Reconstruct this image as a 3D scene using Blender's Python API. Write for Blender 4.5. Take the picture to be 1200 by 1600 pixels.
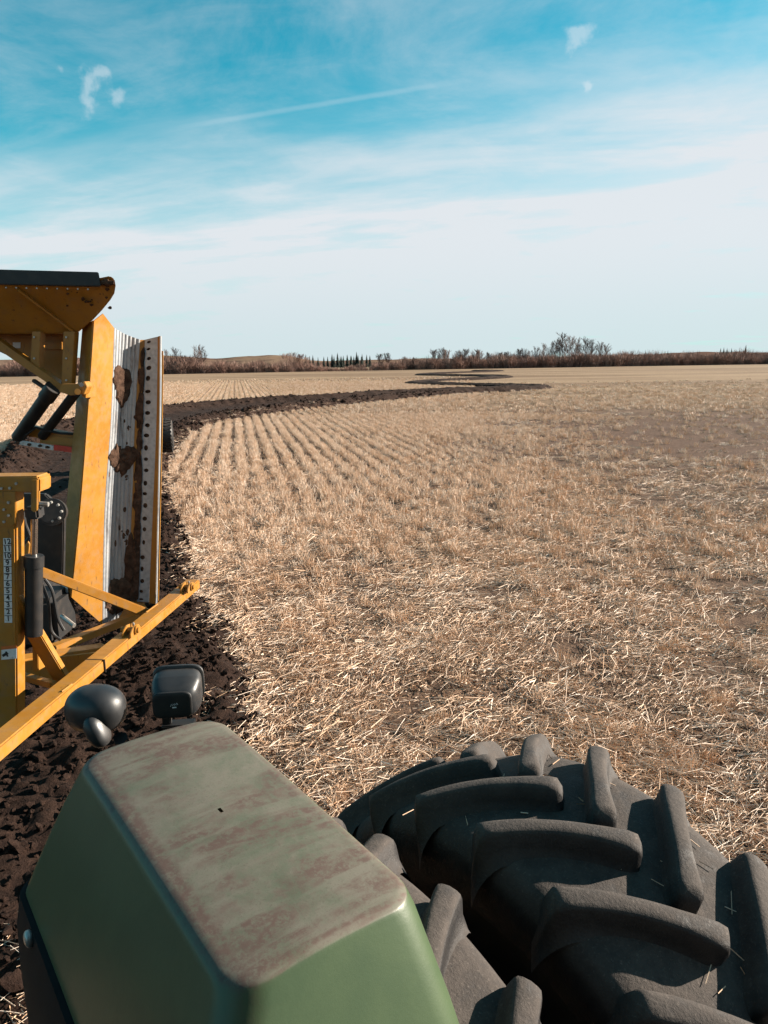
import bpy, bmesh, math, random
import numpy as np
from mathutils import Vector, Matrix, Euler, noise

for o in list(bpy.data.objects): bpy.data.objects.remove(o)
scene = bpy.context.scene
COL = scene.collection
R = math.radians
rng = np.random.default_rng(7)
random.seed(7)

# ------------------------------------------------------------------ camera, sky, sun
CAM_H, FPX, PITCH, ROLL = 3.12, 1156.0, R(11.5), R(0.8)
cd = bpy.data.cameras.new('camera'); cam = bpy.data.objects.new('camera', cd); COL.objects.link(cam)
cd.sensor_fit = 'VERTICAL'; cd.sensor_height = 36.0; cd.sensor_width = 27.0; cd.lens = FPX / 1600 * 36
cd.clip_start = 0.05; cd.clip_end = 20000
cam.matrix_world = Matrix.Translation((0, 0, CAM_H)) @ Matrix.Rotation(math.pi/2 - PITCH, 4, 'X') @ Matrix.Rotation(-ROLL, 4, 'Z')
scene.camera = cam

SUN_AZ, SUN_EL = R(72), R(21)
SUN = Vector((math.sin(SUN_AZ)*math.cos(SUN_EL), math.cos(SUN_AZ)*math.cos(SUN_EL), math.sin(SUN_EL)))
sl = bpy.data.lights.new('sun', 'SUN'); sl.energy = 5.0; sl.angle = R(0.53); sl.color = (1.0, 0.89, 0.76)
so = bpy.data.objects.new('sun', sl); COL.objects.link(so); so.rotation_euler = (-SUN).to_track_quat('-Z', 'Y').to_euler()
so.location = (20, 10, 20)
scene.view_settings.view_transform = 'Standard'; scene.view_settings.look = 'None'
scene.view_settings.exposure = 1.62; scene.view_settings.gamma = 1.0
scene.view_settings.use_curve_mapping = False

def ray(px, py):
    """world direction through a photograph pixel, scaled to unit depth"""
    a, b = px - 600, py - 800
    c, s = math.cos(ROLL), math.sin(ROLL)
    u, v = (c*a - s*b)/FPX, -(s*a + c*b)/FPX
    return Vector((u, math.cos(PITCH) + v*math.sin(PITCH), -math.sin(PITCH) + v*math.cos(PITCH)))
def W(px, py, Y):
    d = ray(px, py); return Vector((0, 0, CAM_H)) + d*(Y/d.y)
def G(px, py, z=0.0):
    d = ray(px, py); return Vector((0, 0, CAM_H)) + d*((z - CAM_H)/d.z)

# -------- node helper
class NT:
    def __init__(s, tree): s.t = tree; s.n = tree.nodes; s.l = tree.links
    def new(s, typ, **kw):
        n = s.n.new(typ)
        for k, v in kw.items(): setattr(n, k, v)
        return n
    def put(s, sock, v):
        if v is None: return
        if isinstance(v, bpy.types.NodeSocket): s.l.new(v, sock)
        else: sock.default_value = v
    def math(s, op, a, b=None, c=None, clamp=False):
        n = s.new('ShaderNodeMath', operation=op); n.use_clamp = clamp
        for i, v in enumerate((a, b, c)): s.put(n.inputs[i], v)
        return n.outputs[0]
    def vmath(s, op, a, b=None):
        n = s.new('ShaderNodeVectorMath', operation=op)
        s.put(n.inputs[0], a); s.put(n.inputs[1], b)
        return n.outputs['Value'] if op in ('DOT_PRODUCT', 'LENGTH', 'DISTANCE') else n.outputs[0]
    def mix(s, f, a, b, mode='MIX'):
        n = s.new('ShaderNodeMix', data_type='RGBA', blend_type=mode); n.clamp_factor = True
        s.put(n.inputs[0], f); s.put(n.inputs[6], a); s.put(n.inputs[7], b)
        return n.outputs[2]
    def noise(s, vec, scale, detail=4, rough=.55, dist=0):
        n = s.new('ShaderNodeTexNoise'); s.put(n.inputs['Vector'], vec)
        n.inputs['Scale'].default_value = scale; n.inputs['Detail'].default_value = detail
        n.inputs['Roughness'].default_value = rough; n.inputs['Distortion'].default_value = dist
        return n.outputs[0]
    def ramp(s, f, lo, hi, a=0., b=1.):
        n = s.new('ShaderNodeMapRange'); n.interpolation_type = 'SMOOTHSTEP'
        s.put(n.inputs[0], f); n.inputs[1].default_value = lo; n.inputs[2].default_value = hi
        n.inputs[3].default_value = a; n.inputs[4].default_value = b
        return n.outputs[0]
    def mapping(s, vec, sc=(1,1,1), rot=(0,0,0), loc=(0,0,0)):
        n = s.new('ShaderNodeMapping'); s.put(n.inputs[0], vec)
        n.inputs['Scale'].default_value = sc; n.inputs['Rotation'].default_value = rot; n.inputs['Location'].default_value = loc
        return n.outputs[0]
    def bump(s, h, strength, dist):
        n = s.new('ShaderNodeBump'); s.put(n.inputs['Height'], h)
        n.inputs['Strength'].default_value = strength; n.inputs['Distance'].default_value = dist
        return n.outputs[0]

world = bpy.data.worlds.new('World'); scene.world = world; world.use_nodes = True
w = NT(world.node_tree); w.n.clear()
wout = w.new('ShaderNodeOutputWorld'); bg = w.new('ShaderNodeBackground'); bg.inputs[1].default_value = 0.05
w.l.new(bg.outputs[0], wout.inputs[0])
sky = w.new('ShaderNodeTexSky', sky_type='NISHITA'); sky.sun_disc = False
sky.sun_elevation = SUN_EL; sky.sun_rotation = SUN_AZ; sky.air_density = 1.0; sky.dust_density = 0.3; sky.ozone_density = 2.0; sky.altitude = 700
tc = w.new('ShaderNodeTexCoord'); dirv = tc.outputs['Generated']
sep = w.new('ShaderNodeSeparateXYZ'); w.l.new(dirv, sep.inputs[0]); dz = w.math('MAXIMUM', sep.outputs[2], 0.0)
# teal air
air = w.mix(1.0, sky.outputs[0], (0.02, 1.10, 0.97, 1), 'MULTIPLY')
# high cirrus sheet: points on a plane far overhead, seen edge-on near the horizon
inv = w.math('DIVIDE', 1.0, w.math('ADD', dz, 0.12))
cb = w.new('ShaderNodeCombineXYZ')
w.put(cb.inputs[0], w.math('MULTIPLY', sep.outputs[0], inv)); w.put(cb.inputs[1], w.math('MULTIPLY', sep.outputs[1], inv)); cb.inputs[2].default_value = 3.7
cp = w.mapping(cb.outputs[0], sc=(1.15, 1.15, 1), rot=(0, 0, R(14)))
c1 = w.noise(cp, 1.5, 9, .64, .35)
c2 = w.noise(w.mapping(cp, sc=(0.9, 1.7, 1), loc=(5, 2, 0)), 2.4, 9, .62, .5)
c3 = w.noise(w.mapping(cp, sc=(0.7, 2.0, 1), loc=(1, 8, 0)), 1.2, 6, .52, .3)
wisp = w.math('ADD', w.ramp(c1, .36, .80, 0, .80), w.ramp(c2, .42, .85, 0, .30))
# the sheet itself: closed towards the horizon, breaking into the blue higher up
lev = w.math('ADD', dz, w.math('MULTIPLY', w.math('SUBTRACT', c3, .5), .16))
lev = w.math('ADD', lev, w.math('MULTIPLY', w.math('SUBTRACT', c1, .5), .07))
lev = w.math('SUBTRACT', lev, w.math('MULTIPLY', sep.outputs[0], .14))
sheet = w.ramp(lev, .12, .34, .95, 0)
thin = w.ramp(c3, .40, .62, 1.0, .80)
cl = w.math('ADD', w.math('MULTIPLY', sheet, thin), w.math('MULTIPLY', wisp, .45))
cl = w.math('ADD', cl, w.ramp(dz, .10, .42, .10, .0))
cl = w.math('MINIMUM', cl, .96)
cloudcol = w.mix(w.ramp(dz, 0.0, .16), (4.4, 4.95, 5.25, 1), (5.15, 5.3, 5.55, 1))
col = w.mix(cl, air, cloudcol)
# small fair-weather puffs and an old contrail
def puff(px, py, rad, col, sx=1.0, seed=0):
    d = ray(px, py).normalized()
    nz = w.new('ShaderNodeTexNoise'); nz.inputs['Scale'].default_value = 34; nz.inputs['Detail'].default_value = 6
    w.put(nz.inputs['Vector'], w.vmath('ADD', dirv, (seed, 0, 0)))
    off = w.vmath('MULTIPLY', w.vmath('SUBTRACT', nz.outputs[1], (.5, .5, .5)), (rad*4.6,)*3)
    dd = w.vmath('SUBTRACT', w.vmath('ADD', dirv, off), tuple(d))
    dd = w.vmath('MULTIPLY', dd, (1/sx, 1, 1))
    m = w.ramp(w.vmath('LENGTH', dd), rad*.35, rad*1.15, 1, 0)
    return w.mix(w.math('MULTIPLY', m, .4), col, (5.2, 5.6, 5.9, 1))
col = puff(148, 141, .020, col, 1.5, .3)
col = puff(905, 62, .013, col, 1.5, 4.3)
col = puff(915, 134, .007, col, 1.0, 7.7)
a_, b_ = ray(350, 188).normalized(), ray(640, 140).normalized()
nrm = a_.cross(b_).normalized(); mid = (a_ + b_).normalized()
dev = w.math('ABSOLUTE', w.vmath('DOT_PRODUCT', dirv, tuple(nrm)))
cont = w.math('MULTIPLY', w.ramp(dev, .0006, .0042, 1, 0), w.ramp(w.vmath('DISTANCE', dirv, tuple(mid)), .10, .2, 1, 0))
col = w.mix(w.math('MULTIPLY', cont, .16), col, (4.7, 5.4, 5.8, 1))
w.l.new(col, bg.inputs[0])

# ------------------------------------------------------------------ mesh helpers
def mat(name, build):
    m = bpy.data.materials.new(name); m.use_nodes = True
    t = NT(m.node_tree); b = m.node_tree.nodes['Principled BSDF']
    build(t, b); return m
def objpos(t): return t.new('ShaderNodeTexCoord').outputs['Object']
def sharpen(bm, ang=35):
    for f in bm.faces: f.smooth = True
    for e in bm.edges:
        if len(e.link_faces) == 2 and e.calc_face_angle(0) > R(ang): e.smooth = False
def mesh_of(bm, ang=35):
    bmesh.ops.recalc_face_normals(bm, faces=bm.faces)
    sharpen(bm, ang)
    me = bpy.data.meshes.new('m'); bm.to_mesh(me); bm.free(); return me
def obj(name, me, m=None, parent=None, kind=None, ang=35):
    if isinstance(me, bmesh.types.BMesh): me = mesh_of(me, ang)
    o = bpy.data.objects.new(name, me); COL.objects.link(o)
    if m is not None and not me.materials: me.materials.append(m)
    if parent is not None: o.parent = parent
    if kind: o['kind'] = kind
    return o
def empty(name, loc=(0,0,0), rz=0):
    o = bpy.data.objects.new(name, None); COL.objects.link(o); o.location = loc; o.rotation_euler = (0, 0, rz)
    o.empty_display_size = .2
    return o
def tag(o, label, cat, group=None):
    o['label'] = label; o['category'] = cat
    if group: o['group'] = group
    return o
def bevel(bm, w_, seg=2, ang=30):
    es = [e for e in bm.edges if len(e.link_faces) == 2 and e.calc_face_angle(0) > R(ang)]
    if es and w_ > 0: bmesh.ops.bevel(bm, geom=es, offset=w_, segments=seg, affect='EDGES', clamp_overlap=True)
    return bm
def bm_box(c, size, rot=None, bv=.004):
    bm = bmesh.new(); bmesh.ops.create_cube(bm, size=1)
    M = Matrix.Translation(c) @ (rot.to_matrix().to_4x4() if rot is not None else Matrix()) @ Matrix.Diagonal((*size, 1))
    bmesh.ops.transform(bm, matrix=M, verts=bm.verts)
    return bevel(bm, bv)
def bm_bar(p0, p1, wd, ht, up=(0,0,1), bv=.005):
    """square section bar from p0 to p1"""
    p0, p1 = Vector(p0), Vector(p1); d = (p1-p0); L = d.length; d.normalize()
    x = d.cross(Vector(up)).normalized(); z = x.cross(d)
    M = Matrix((x, d, z)).transposed().to_4x4(); M.translation = (p0+p1)/2
    bm = bmesh.new(); bmesh.ops.create_cube(bm, size=1)
    bmesh.ops.transform(bm, matrix=M @ Matrix.Diagonal((wd, L, ht, 1)), verts=bm.verts)
    return bevel(bm, bv)
def bm_cyl(p0, p1, r0, r1=None, n=20, bv=.003, bm=None):
    p0, p1 = Vector(p0), Vector(p1); d = p1-p0
    b2 = bmesh.new() 
    bmesh.ops.create_cone(b2, cap_ends=True, segments=n, radius1=r0, radius2=r0 if r1 is None else r1, depth=d.length)
    bmesh.ops.transform(b2, matrix=Matrix.Translation((p0+p1)/2) @ d.to_track_quat('Z', 'Y').to_matrix().to_4x4(), verts=b2.verts)
    bevel(b2, bv, 2, 50)
    return merge(bm, b2)
def merge(a, b):
    if a is None: return b
    me = bpy.data.meshes.new('tmp'); b.to_mesh(me); b.free(); a.from_mesh(me); bpy.data.meshes.remove(me); return a
def bm_prism(pts, vec, bv=.006, seg=2):
    """polygon (3-D points) extruded by vec"""
    bm = bmesh.new(); vec = Vector(vec)
    a = [bm.verts.new(p) for p in pts]; b = [bm.verts.new(Vector(p)+vec) for p in pts]
    bm.faces.new(a); bm.faces.new(b[::-1]); n = len(a)
    for i in range(n): bm.faces.new((a[i], b[i], b[(i+1) % n], a[(i+1) % n]))
    bmesh.ops.recalc_face_normals(bm, faces=bm.faces)
    return bevel(bm, bv, seg)
def bm_grid(rows, thick=0, closed=False):
    """rows: list of lists of points; optional thickness away from the face normals"""
    bm = bmesh.new(); V = [[bm.verts.new(p) for p in r] for r in rows]
    n = len(rows[0])
    for i in range(len(rows)-1):
        for j in range(n if closed else n-1):
            bm.faces.new((V[i][j], V[i][(j+1) % n], V[i+1][(j+1) % n], V[i+1][j]))
    if thick:
        bmesh.ops.recalc_face_normals(bm, faces=bm.faces)
        bmesh.ops.solidify(bm, geom=bm.faces[:], thickness=thick)
    return bm
def bm_tube(pts, r, n=8):
    rows = []
    pts = [Vector(p) for p in pts]
    for i, p in enumerate(pts):
        d = (pts[min(i+1, len(pts)-1)] - pts[max(i-1, 0)]).normalized()
        x = d.cross(Vector((0.3, .2, 1))).normalized(); y = d.cross(x)
        rows.append([p + (x*math.cos(t)+y*math.sin(t))*r for t in np.linspace(0, 2*math.pi, n, endpoint=False)])
    bm = bm_grid(rows, 0, True)
    bm.verts.ensure_lookup_table()
    bm.faces.new(bm.verts[:n]); bm.faces.new(bm.verts[-n:])
    return bm
def bm_super(size, e=.35, seg=24, squash=None):
    """rounded box (superellipsoid) with half-sizes size"""
    bm = bmesh.new(); bmesh.ops.create_uvsphere(bm, u_segments=seg*2, v_segments=seg, radius=1)
    for v in bm.verts:
        c = v.co.normalized(); p = 2/e
        k = (abs(c.x)**p + abs(c.y)**p + abs(c.z)**p) ** (-1/p)
        v.co = Vector((c.x*k*size[0], c.y*k*size[1], c.z*k*size[2]))
        if squash: v.co = squash(v.co)
    return bm
def xform(bm, M): bmesh.ops.transform(bm, matrix=M, verts=bm.verts); return bm
def catmull(P, n):
    P = [np.array(p, float) for p in P]; out = []
    for i in range(len(P)-1):
        p0, p1, p2, p3 = P[max(i-1, 0)], P[i], P[i+1], P[min(i+2, len(P)-1)]
        for t in np.linspace(0, 1, n, endpoint=False):
            out.append(.5*((2*p1)+(-p0+p2)*t+(2*p0-5*p1+4*p2-p3)*t*t+(-p0+3*p1-3*p2+p3)*t**3))
    out.append(P[-1]); return np.array(out)

# ------------------------------------------------------------------ materials
def m_yellow(t, b):
    p = objpos(t)
    n = t.noise(p, 2.2, 6, .6); n2 = t.noise(p, 14, 5, .6); n3 = t.noise(t.mapping(p, sc=(1, 1, .25)), 38, 3)
    c = t.mix(t.ramp(n, .3, .7), (.275, .112, .011, 1), (.325, .15, .024, 1))
    c = t.mix(t.ramp(n2, .46, .74, 0, .65), c, (.24, .125, .045, 1))
    c = t.mix(t.ramp(n3, .62, .74, 0, .75), c, (.085, .046, .024, 1))
    t.put(b.inputs['Base Color'], c); t.put(b.inputs['Roughness'], t.ramp(n2, .3, .7, .35, .6))
    b.inputs['Specular IOR Level'].default_value = .4
M_YEL = mat('yellow_paint', m_yellow)
def m_galv(t, b):
    p = objpos(t)
    n = t.noise(t.mapping(p, sc=(1, 1, .2)), 9, 5); n2 = t.noise(p, 30, 4)
    c = t.mix(t.ramp(n, .35, .7), (.27, .285, .305, 1), (.38, .385, .39, 1))
    c = t.mix(t.ramp(t.noise(t.mapping(p, sc=(2.5, 2.5, .35)), 5, 7, .7), .52, .68, 0, .75), c, (.085, .052, .036, 1))
    c = t.mix(t.ramp(n2, .56, .74, 0, .6), c, (0.288, 0.24, 0.2, 1))
    t.put(b.inputs['Base Color'], c); b.inputs['Metallic'].default_value = .45
    t.put(b.inputs['Roughness'], t.ramp(n2, .3, .7, .42, .62))
M_GALV = mat('galvanised_metal', m_galv)
def m_mud(t, b):
    p = objpos(t); n = t.noise(p, 18, 6, .65)
    t.put(b.inputs['Base Color'], t.mix(t.ramp(n, .3, .7), (0.03375, 0.01875, 0.01275, 1), (0.0975, 0.05625, 0.0375, 1)))
    b.inputs['Roughness'].default_value = .95; b.inputs['Specular IOR Level'].default_value = .1
    t.put(b.inputs['Normal'], t.bump(n, .8, .02))
M_MUD = mat('caked_mud', m_mud)
def m_black(t, b):
    p = objpos(t); n = t.noise(p, 12, 5)
    t.put(b.inputs['Base Color'], t.mix(t.ramp(n, .4, .75), (0.0049, 0.0049, 0.0056, 1), (0.0196, 0.0154, 0.0126, 1)))
    b.inputs['Roughness'].default_value = .55
M_BLACK = mat('black_steel', m_black)
def m_plastic(t, b):
    p = objpos(t); n = t.noise(p, 25, 5); n2 = t.noise(p, 6, 3)
    t.put(b.inputs['Base Color'], t.mix(t.ramp(n2, .35, .75, 0, .8), (0.015, 0.01575, 0.01725, 1), (0.045, 0.0405, 0.0375, 1)))
    t.put(b.inputs['Roughness'], t.ramp(n, .3, .7, .34, .5))
    t.put(b.inputs['Normal'], t.bump(t.noise(p, 500, 2), .15, .001))
M_PLAS = mat('black_plastic', m_plastic)
def m_chrome(t, b):
    b.inputs['Base Color'].default_value = (.62, .60, .58, 1); b.inputs['Metallic'].default_value = 1; b.inputs['Roughness'].default_value = .18
M_CHR = mat('chrome_rod', m_chrome)
def m_white(t, b):
    n = t.noise(objpos(t), 40, 4)
    t.put(b.inputs['Base Color'], t.mix(t.ramp(n, .5, .8), (0.576, 0.568, 0.552, 1), (0.36, 0.32, 0.28, 1))); b.inputs['Roughness'].default_value = .5
M_WHITE = mat('white_decal', m_white)
def flat(name, c, r=.5, metal=0):
    def f(t, b):
        n = t.noise(objpos(t), 22, 4)
        d = tuple(x*.7 for x in c)
        t.put(b.inputs['Base Color'], t.mix(t.ramp(n, .35, .75), (*c, 1), (*d, 1)))
        b.inputs['Roughness'].default_value = r; b.inputs['Metallic'].default_value = metal
    return mat(name, f)
M_INK = flat('black_ink', (.01, .01, .01)); M_RED = flat('red_reflector', (.55, .03, .015), .35)
M_BOLT = flat('zinc_bolt', (.42, .40, .37), .4, .6)
M_ORANGE = flat('warning_stripe', (.5, .12, .02))
M_GALV_SHADE = flat('shaded_galvanised', (.36, .41, .46), .5, .3)  # darker, bluer galvanised copy: the strip's sky-lit shade put into its colour
def m_rubber(t, b):
    p = objpos(t)
    n = t.noise(p, 5, 6, .65); n2 = t.noise(p, 28, 6, .7); n3 = t.noise(p, 130, 4, .7)
    geo = t.new('ShaderNodeNewGeometry'); sn = t.new('ShaderNodeSeparateXYZ'); t.l.new(geo.outputs['Normal'], sn.inputs[0])
    up = t.ramp(sn.outputs[2], .15, .85)
    c = t.mix(t.ramp(n2, .35, .7), (.008, .008, .009, 1), (.016, .0145, .014, 1))
    dust = t.math('MULTIPLY', t.math('ADD', t.math('MULTIPLY', up, .85), .10), t.ramp(t.math('ADD', t.math('MULTIPLY', n, .6), t.math('MULTIPLY', n2, .4)), .32, .62, .25, 1))  # real dust, plus painted light on upward faces and shade on lug sides
    c = t.mix(dust, c, (.068, .055, .047, 1))
    c = t.mix(t.math('MULTIPLY', up, t.ramp(n3, .55, .72, 0, .6)), c, (.13, .108, .093, 1))
    t.put(b.inputs['Base Color'], c); t.put(b.inputs['Roughness'], t.ramp(dust, 0, .7, .5, .9))
    b.inputs['Specular IOR Level'].default_value = .3
    h = t.math('ADD', t.math('MULTIPLY', n2, .7), t.math('MULTIPLY', n3, .45))
    t.put(b.inputs['Normal'], t.bump(h, .6, .008))
M_RUB = mat('dusty_toplit_rubber', m_rubber)
def m_green(t, b):
    p = objpos(t)
    sp = t.new('ShaderNodeSeparateXYZ'); t.l.new(p, sp.inputs[0])
    X, Y = sp.outputs[0], sp.outputs[1]
    pw = t.vmath('ADD', p, t.vmath('MULTIPLY', t.vmath('SUBTRACT', t.new('ShaderNodeTexNoise').outputs[1], (.5,.5,.5)), (.0,.0,.0)))
    n = t.noise(p, 6.5, 7, .62, .5); fine = t.noise(p, 190, 4, .7); med = t.noise(p, 52, 7, .75)
    g = t.mix(t.ramp(n, .3, .7), (0.0416, 0.0672, 0.0320, 1), (0.0528, 0.0800, 0.0376, 1))
    # settled dust only where the panel faces up
    geo = t.new('ShaderNodeNewGeometry'); sn = t.new('ShaderNodeSeparateXYZ'); t.l.new(geo.outputs['Normal'], sn.inputs[0])
    upf = t.ramp(sn.outputs[2], .55, .97)
    film = t.math('MULTIPLY', upf, t.ramp(t.math('ADD', t.math('MULTIPLY', n, .7), t.math('MULTIPLY', med, .3)), .3, .62, .35, .95))
    g = t.mix(film, g, (0.1312, 0.1152, 0.0896, 1))
    # rubbed streaks running across the panel, patches, and dirt lying in the pressed creases
    st = t.noise(t.mapping(p, sc=(1.1, 5.5, 1), rot=(0, 0, R(-14))), 3.2, 5, .55, .6)
    blot = t.noise(t.mapping(p, loc=(3.1, 1.7, 0)), 4.6, 4, .6, .6)
    d1 = t.math('MULTIPLY', t.ramp(st, .40, .56), t.ramp(blot, .34, .58))
    d1 = t.math('MULTIPLY', d1, t.ramp(med, .36, .58, .12, 1))
    ex = t.math('ABSOLUTE', t.math('ADD', X, 1.10)); ey = t.math('ABSOLUTE', t.math('ADD', Y, .25)); er = t.math('ABSOLUTE', t.math('ADD', X, .738))
    wob = t.math('MULTIPLY', t.math('SUBTRACT', n, .5), .03)
    l1 = t.ramp(t.math('ADD', ex, wob), .010, .034, 1, 0); l2 = t.math('MULTIPLY', t.ramp(t.math('ADD', ey, wob), .003, .013, 1, 0), .95); l3 = t.math('MULTIPLY', t.ramp(t.math('ADD', er, wob), .002, .010, 1, 0), .6)
    d2 = t.math('MULTIPLY', t.math('MAXIMUM', t.math('MAXIMUM', l1, l2), l3), t.ramp(med, .36, .58, .2, 1))
    dirt = t.math('MULTIPLY', t.math('MAXIMUM', t.math('MULTIPLY', d1, .9), t.math('MULTIPLY', d2, .9)), t.ramp(sn.outputs[2], .5, .8))
    g = t.mix(dirt, g, (0.0800, 0.0461, 0.0352, 1))
    g = t.mix(t.math('MULTIPLY', upf, t.ramp(fine, .52, .72, 0, .5)), g, (0.0640, 0.0422, 0.0320, 1))
    t.put(b.inputs['Base Color'], g)
    t.put(b.inputs['Roughness'], t.math('ADD', t.math('MULTIPLY', film, .35), .38))
    t.put(b.inputs['Normal'], t.bump(t.math('ADD', t.math('MULTIPLY', fine, .3), med), .12, .003))
    b.inputs['Coat Weight'].default_value = .05; b.inputs['Specular IOR Level'].default_value = .35; b.inputs['Coat Roughness'].default_value = .3
M_GREEN = mat('dusty_green_paint', m_green)

def m_tint(t, b):
    b.inputs['Base Color'].default_value = (.012, .016, .016, 1); b.inputs['Roughness'].default_value = .06; b.inputs['Alpha'].default_value = .8
M_TINT = mat('shading_glass', m_tint)  # darkened, unseen panes that keep sky light off the fender
M_GREEN2 = flat('green_paint', (.07, .12, .07), .4)
ROWAZ = R(-11.0); ROWD = np.array([math.sin(ROWAZ), math.cos(ROWAZ)]); ROWN = np.array([math.cos(ROWAZ), -math.sin(ROWAZ)]); ROWS = .5
def m_field(t, b):
    geo = t.new('ShaderNodeNewGeometry'); p = geo.outputs['Position']
    dist = t.vmath('LENGTH', p)
    big = t.noise(t.mapping(p, sc=(.012, .06, 1), rot=(0, 0, R(3))), 1.0, 7, .68)
    med = t.noise(t.mapping(p, sc=(.12, .3, 1)), 1.0, 6, .6); fine = t.noise(p, 5, 7, .7); vf = t.noise(p, 45, 5, .7)
    near = t.mix(t.ramp(fine, .35, .65), (0.05525, 0.0323, 0.0238, 1), (0.1403, 0.085, 0.0578, 1))
    near = t.mix(t.ramp(vf, .52, .7, 0, .7), near, (0.34, 0.238, 0.1445, 1))
    far = t.mix(t.ramp(big, .36, .62), (.155, .098, .06, 1), (.285, .197, .123, 1))
    far = t.mix(t.ramp(t.noise(t.mapping(p, sc=(.12, .5, 1)), 1.0, 6, .7), .42, .75, 0, .55), far, (0.1615, 0.09775, 0.0595, 1))
    # drill rows
    across = t.vmath('DOT_PRODUCT', p, (ROWN[0], ROWN[1], 0))
    ph = t.math('SINE', t.math('MULTIPLY', across, 2*math.pi/ROWS/2))
    sx = t.new('ShaderNodeSeparateXYZ'); t.l.new(p, sx.inputs[0])
    lft = t.ramp(t.math('SUBTRACT', sx.outputs[0], t.math('MULTIPLY', sx.outputs[1], .05)), -12, 4, 1, 0)
    row = t.math('MULTIPLY', t.math('MULTIPLY', t.ramp(ph, -.4, .7), t.ramp(dist, 70, 190, 1, .0)), lft)
    far = t.mix(t.math('MULTIPLY', row, .5), far, (0.3995, 0.2805, 0.17, 1))
    c = t.mix(t.ramp(dist, 25, 75), near, far)
    # thin brown patch where little straw was left
    q = t.vmath('LENGTH', t.vmath('MULTIPLY', t.vmath('SUBTRACT', p, (15, 31, 0)), (1/13., 1/15., 0)))
    q = t.math('ADD', q, t.math('MULTIPLY', t.math('SUBTRACT', med, .5), 1.2))
    c = t.mix(t.ramp(q, .6, 1.25, .9, 0), c, t.mix(t.ramp(fine, .3, .7), (0.07225, 0.0408, 0.0289, 1), (0.1403, 0.085, 0.0578, 1)))
    t.put(b.inputs['Base Color'], c); b.inputs['Roughness'].default_value = .95; b.inputs['Specular IOR Level'].default_value = .1
    t.put(b.inputs['Normal'], t.bump(t.math('ADD', fine, t.math('MULTIPLY', vf, .5)), .6, .06))
M_FIELD = mat('stubble_field', m_field)
def m_soil(t, b):
    geo = t.new('ShaderNodeNewGeometry'); p = geo.outputs['Position']
    n = t.noise(p, 1.4, 6, .65); f = t.noise(p, 13, 7, .7); v = t.noise(p, 60, 5, .7)
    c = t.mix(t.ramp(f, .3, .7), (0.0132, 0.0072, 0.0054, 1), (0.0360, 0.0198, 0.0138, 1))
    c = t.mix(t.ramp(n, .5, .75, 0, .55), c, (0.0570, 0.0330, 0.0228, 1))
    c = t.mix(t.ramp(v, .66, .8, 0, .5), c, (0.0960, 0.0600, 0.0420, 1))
    t.put(b.inputs['Base Color'], c); b.inputs['Roughness'].default_value = .95; b.inputs['Specular IOR Level'].default_value = .12
    t.put(b.inputs['Normal'], t.bump(t.math('ADD', f, t.math('MULTIPLY', v, .4)), .9, .05))
M_SOIL = mat('dark_soil', m_soil)
def m_straw(t, b):
    at = t.new('ShaderNodeAttribute', attribute_name='tint'); oi = t.new('ShaderNodeObjectInfo')
    v = t.math('ADD', t.math('MULTIPLY', at.outputs['Fac'], .75), t.math('MULTIPLY', oi.outputs['Random'], .25))
    cr = t.new('ShaderNodeValToRGB'); t.l.new(v, cr.inputs[0]); e = cr.color_ramp.elements
    e[0].position = 0; e[0].color = (.20, .125, .08, 1); e[1].position = 1; e[1].color = (.84, .735, .625, 1)
    for p_, c_ in ((.22, (.34, .195, .108, 1)), (.5, (.54, .35, .215, 1)), (.75, (.70, .53, .395, 1))):
        x = e.new(p_); x.color = c_
    t.put(b.inputs['Base Color'], cr.outputs[0]); b.inputs['Roughness'].default_value = .55; b.inputs['Specular IOR Level'].default_value = .35
M_STRAW = mat('straw', m_straw)
def m_bark(t, b):
    n = t.noise(objpos(t), 3, 5)
    oi = t.new('ShaderNodeObjectInfo')
    c = t.mix(t.ramp(n, .3, .7), (0.072, 0.044, 0.0376, 1), (0.152, 0.096, 0.076, 1))
    c = t.mix(t.math('MULTIPLY', oi.outputs['Random'], .5), c, (0.12, 0.06, 0.044, 1))
    t.put(b.inputs['Base Color'], c); b.inputs['Roughness'].default_value = .9
M_BARK = mat('bare_bark', m_bark)
def m_brush(t, b):
    n = t.noise(objpos(t), 3, 5); oi = t.new('ShaderNodeObjectInfo')
    c = t.mix(t.ramp(n, .3, .7), (0.1700, 0.0850, 0.0650, 1), (0.3000, 0.1700, 0.1250, 1))
    c = t.mix(t.math('MULTIPLY', oi.outputs['Random'], .6), c, (0.2000, 0.1400, 0.1100, 1))
    t.put(b.inputs['Base Color'], c); b.inputs['Roughness'].default_value = .9
M_BRUSH = mat('bare_twigs', m_brush)
def m_needle(t, b):
    n = t.noise(objpos(t), 2, 5)
    t.put(b.inputs['Base Color'], t.mix(t.ramp(n, .3, .7), (0.0096, 0.0176, 0.0128, 1), (0.028, 0.04, 0.0256, 1))); b.inputs['Roughness'].default_value = .8
M_NEEDLE = mat('spruce_needles', m_needle)
def m_hill(t, b):
    geo = t.new('ShaderNodeNewGeometry'); p = geo.outputs['Position']
    n = t.noise(t.mapping(p, sc=(.012, .004, .05)), 1, 6, .6); f = t.noise(t.mapping(p, sc=(.08, .02, .3)), 1, 5, .7)
    c = t.mix(t.ramp(n, .4, .62), (0.119, 0.07, 0.0546, 1), (0.182, 0.1225, 0.084, 1))
    c = t.mix(t.ramp(f, .5, .66, 0, .8), c, (0.0595, 0.0385, 0.035, 1))
    t.put(b.inputs['Base Color'], c); b.inputs['Roughness'].default_value = 1; b.inputs['Specular IOR Level'].default_value = 0
M_HILL = mat('brushy_hills', m_hill)

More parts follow.
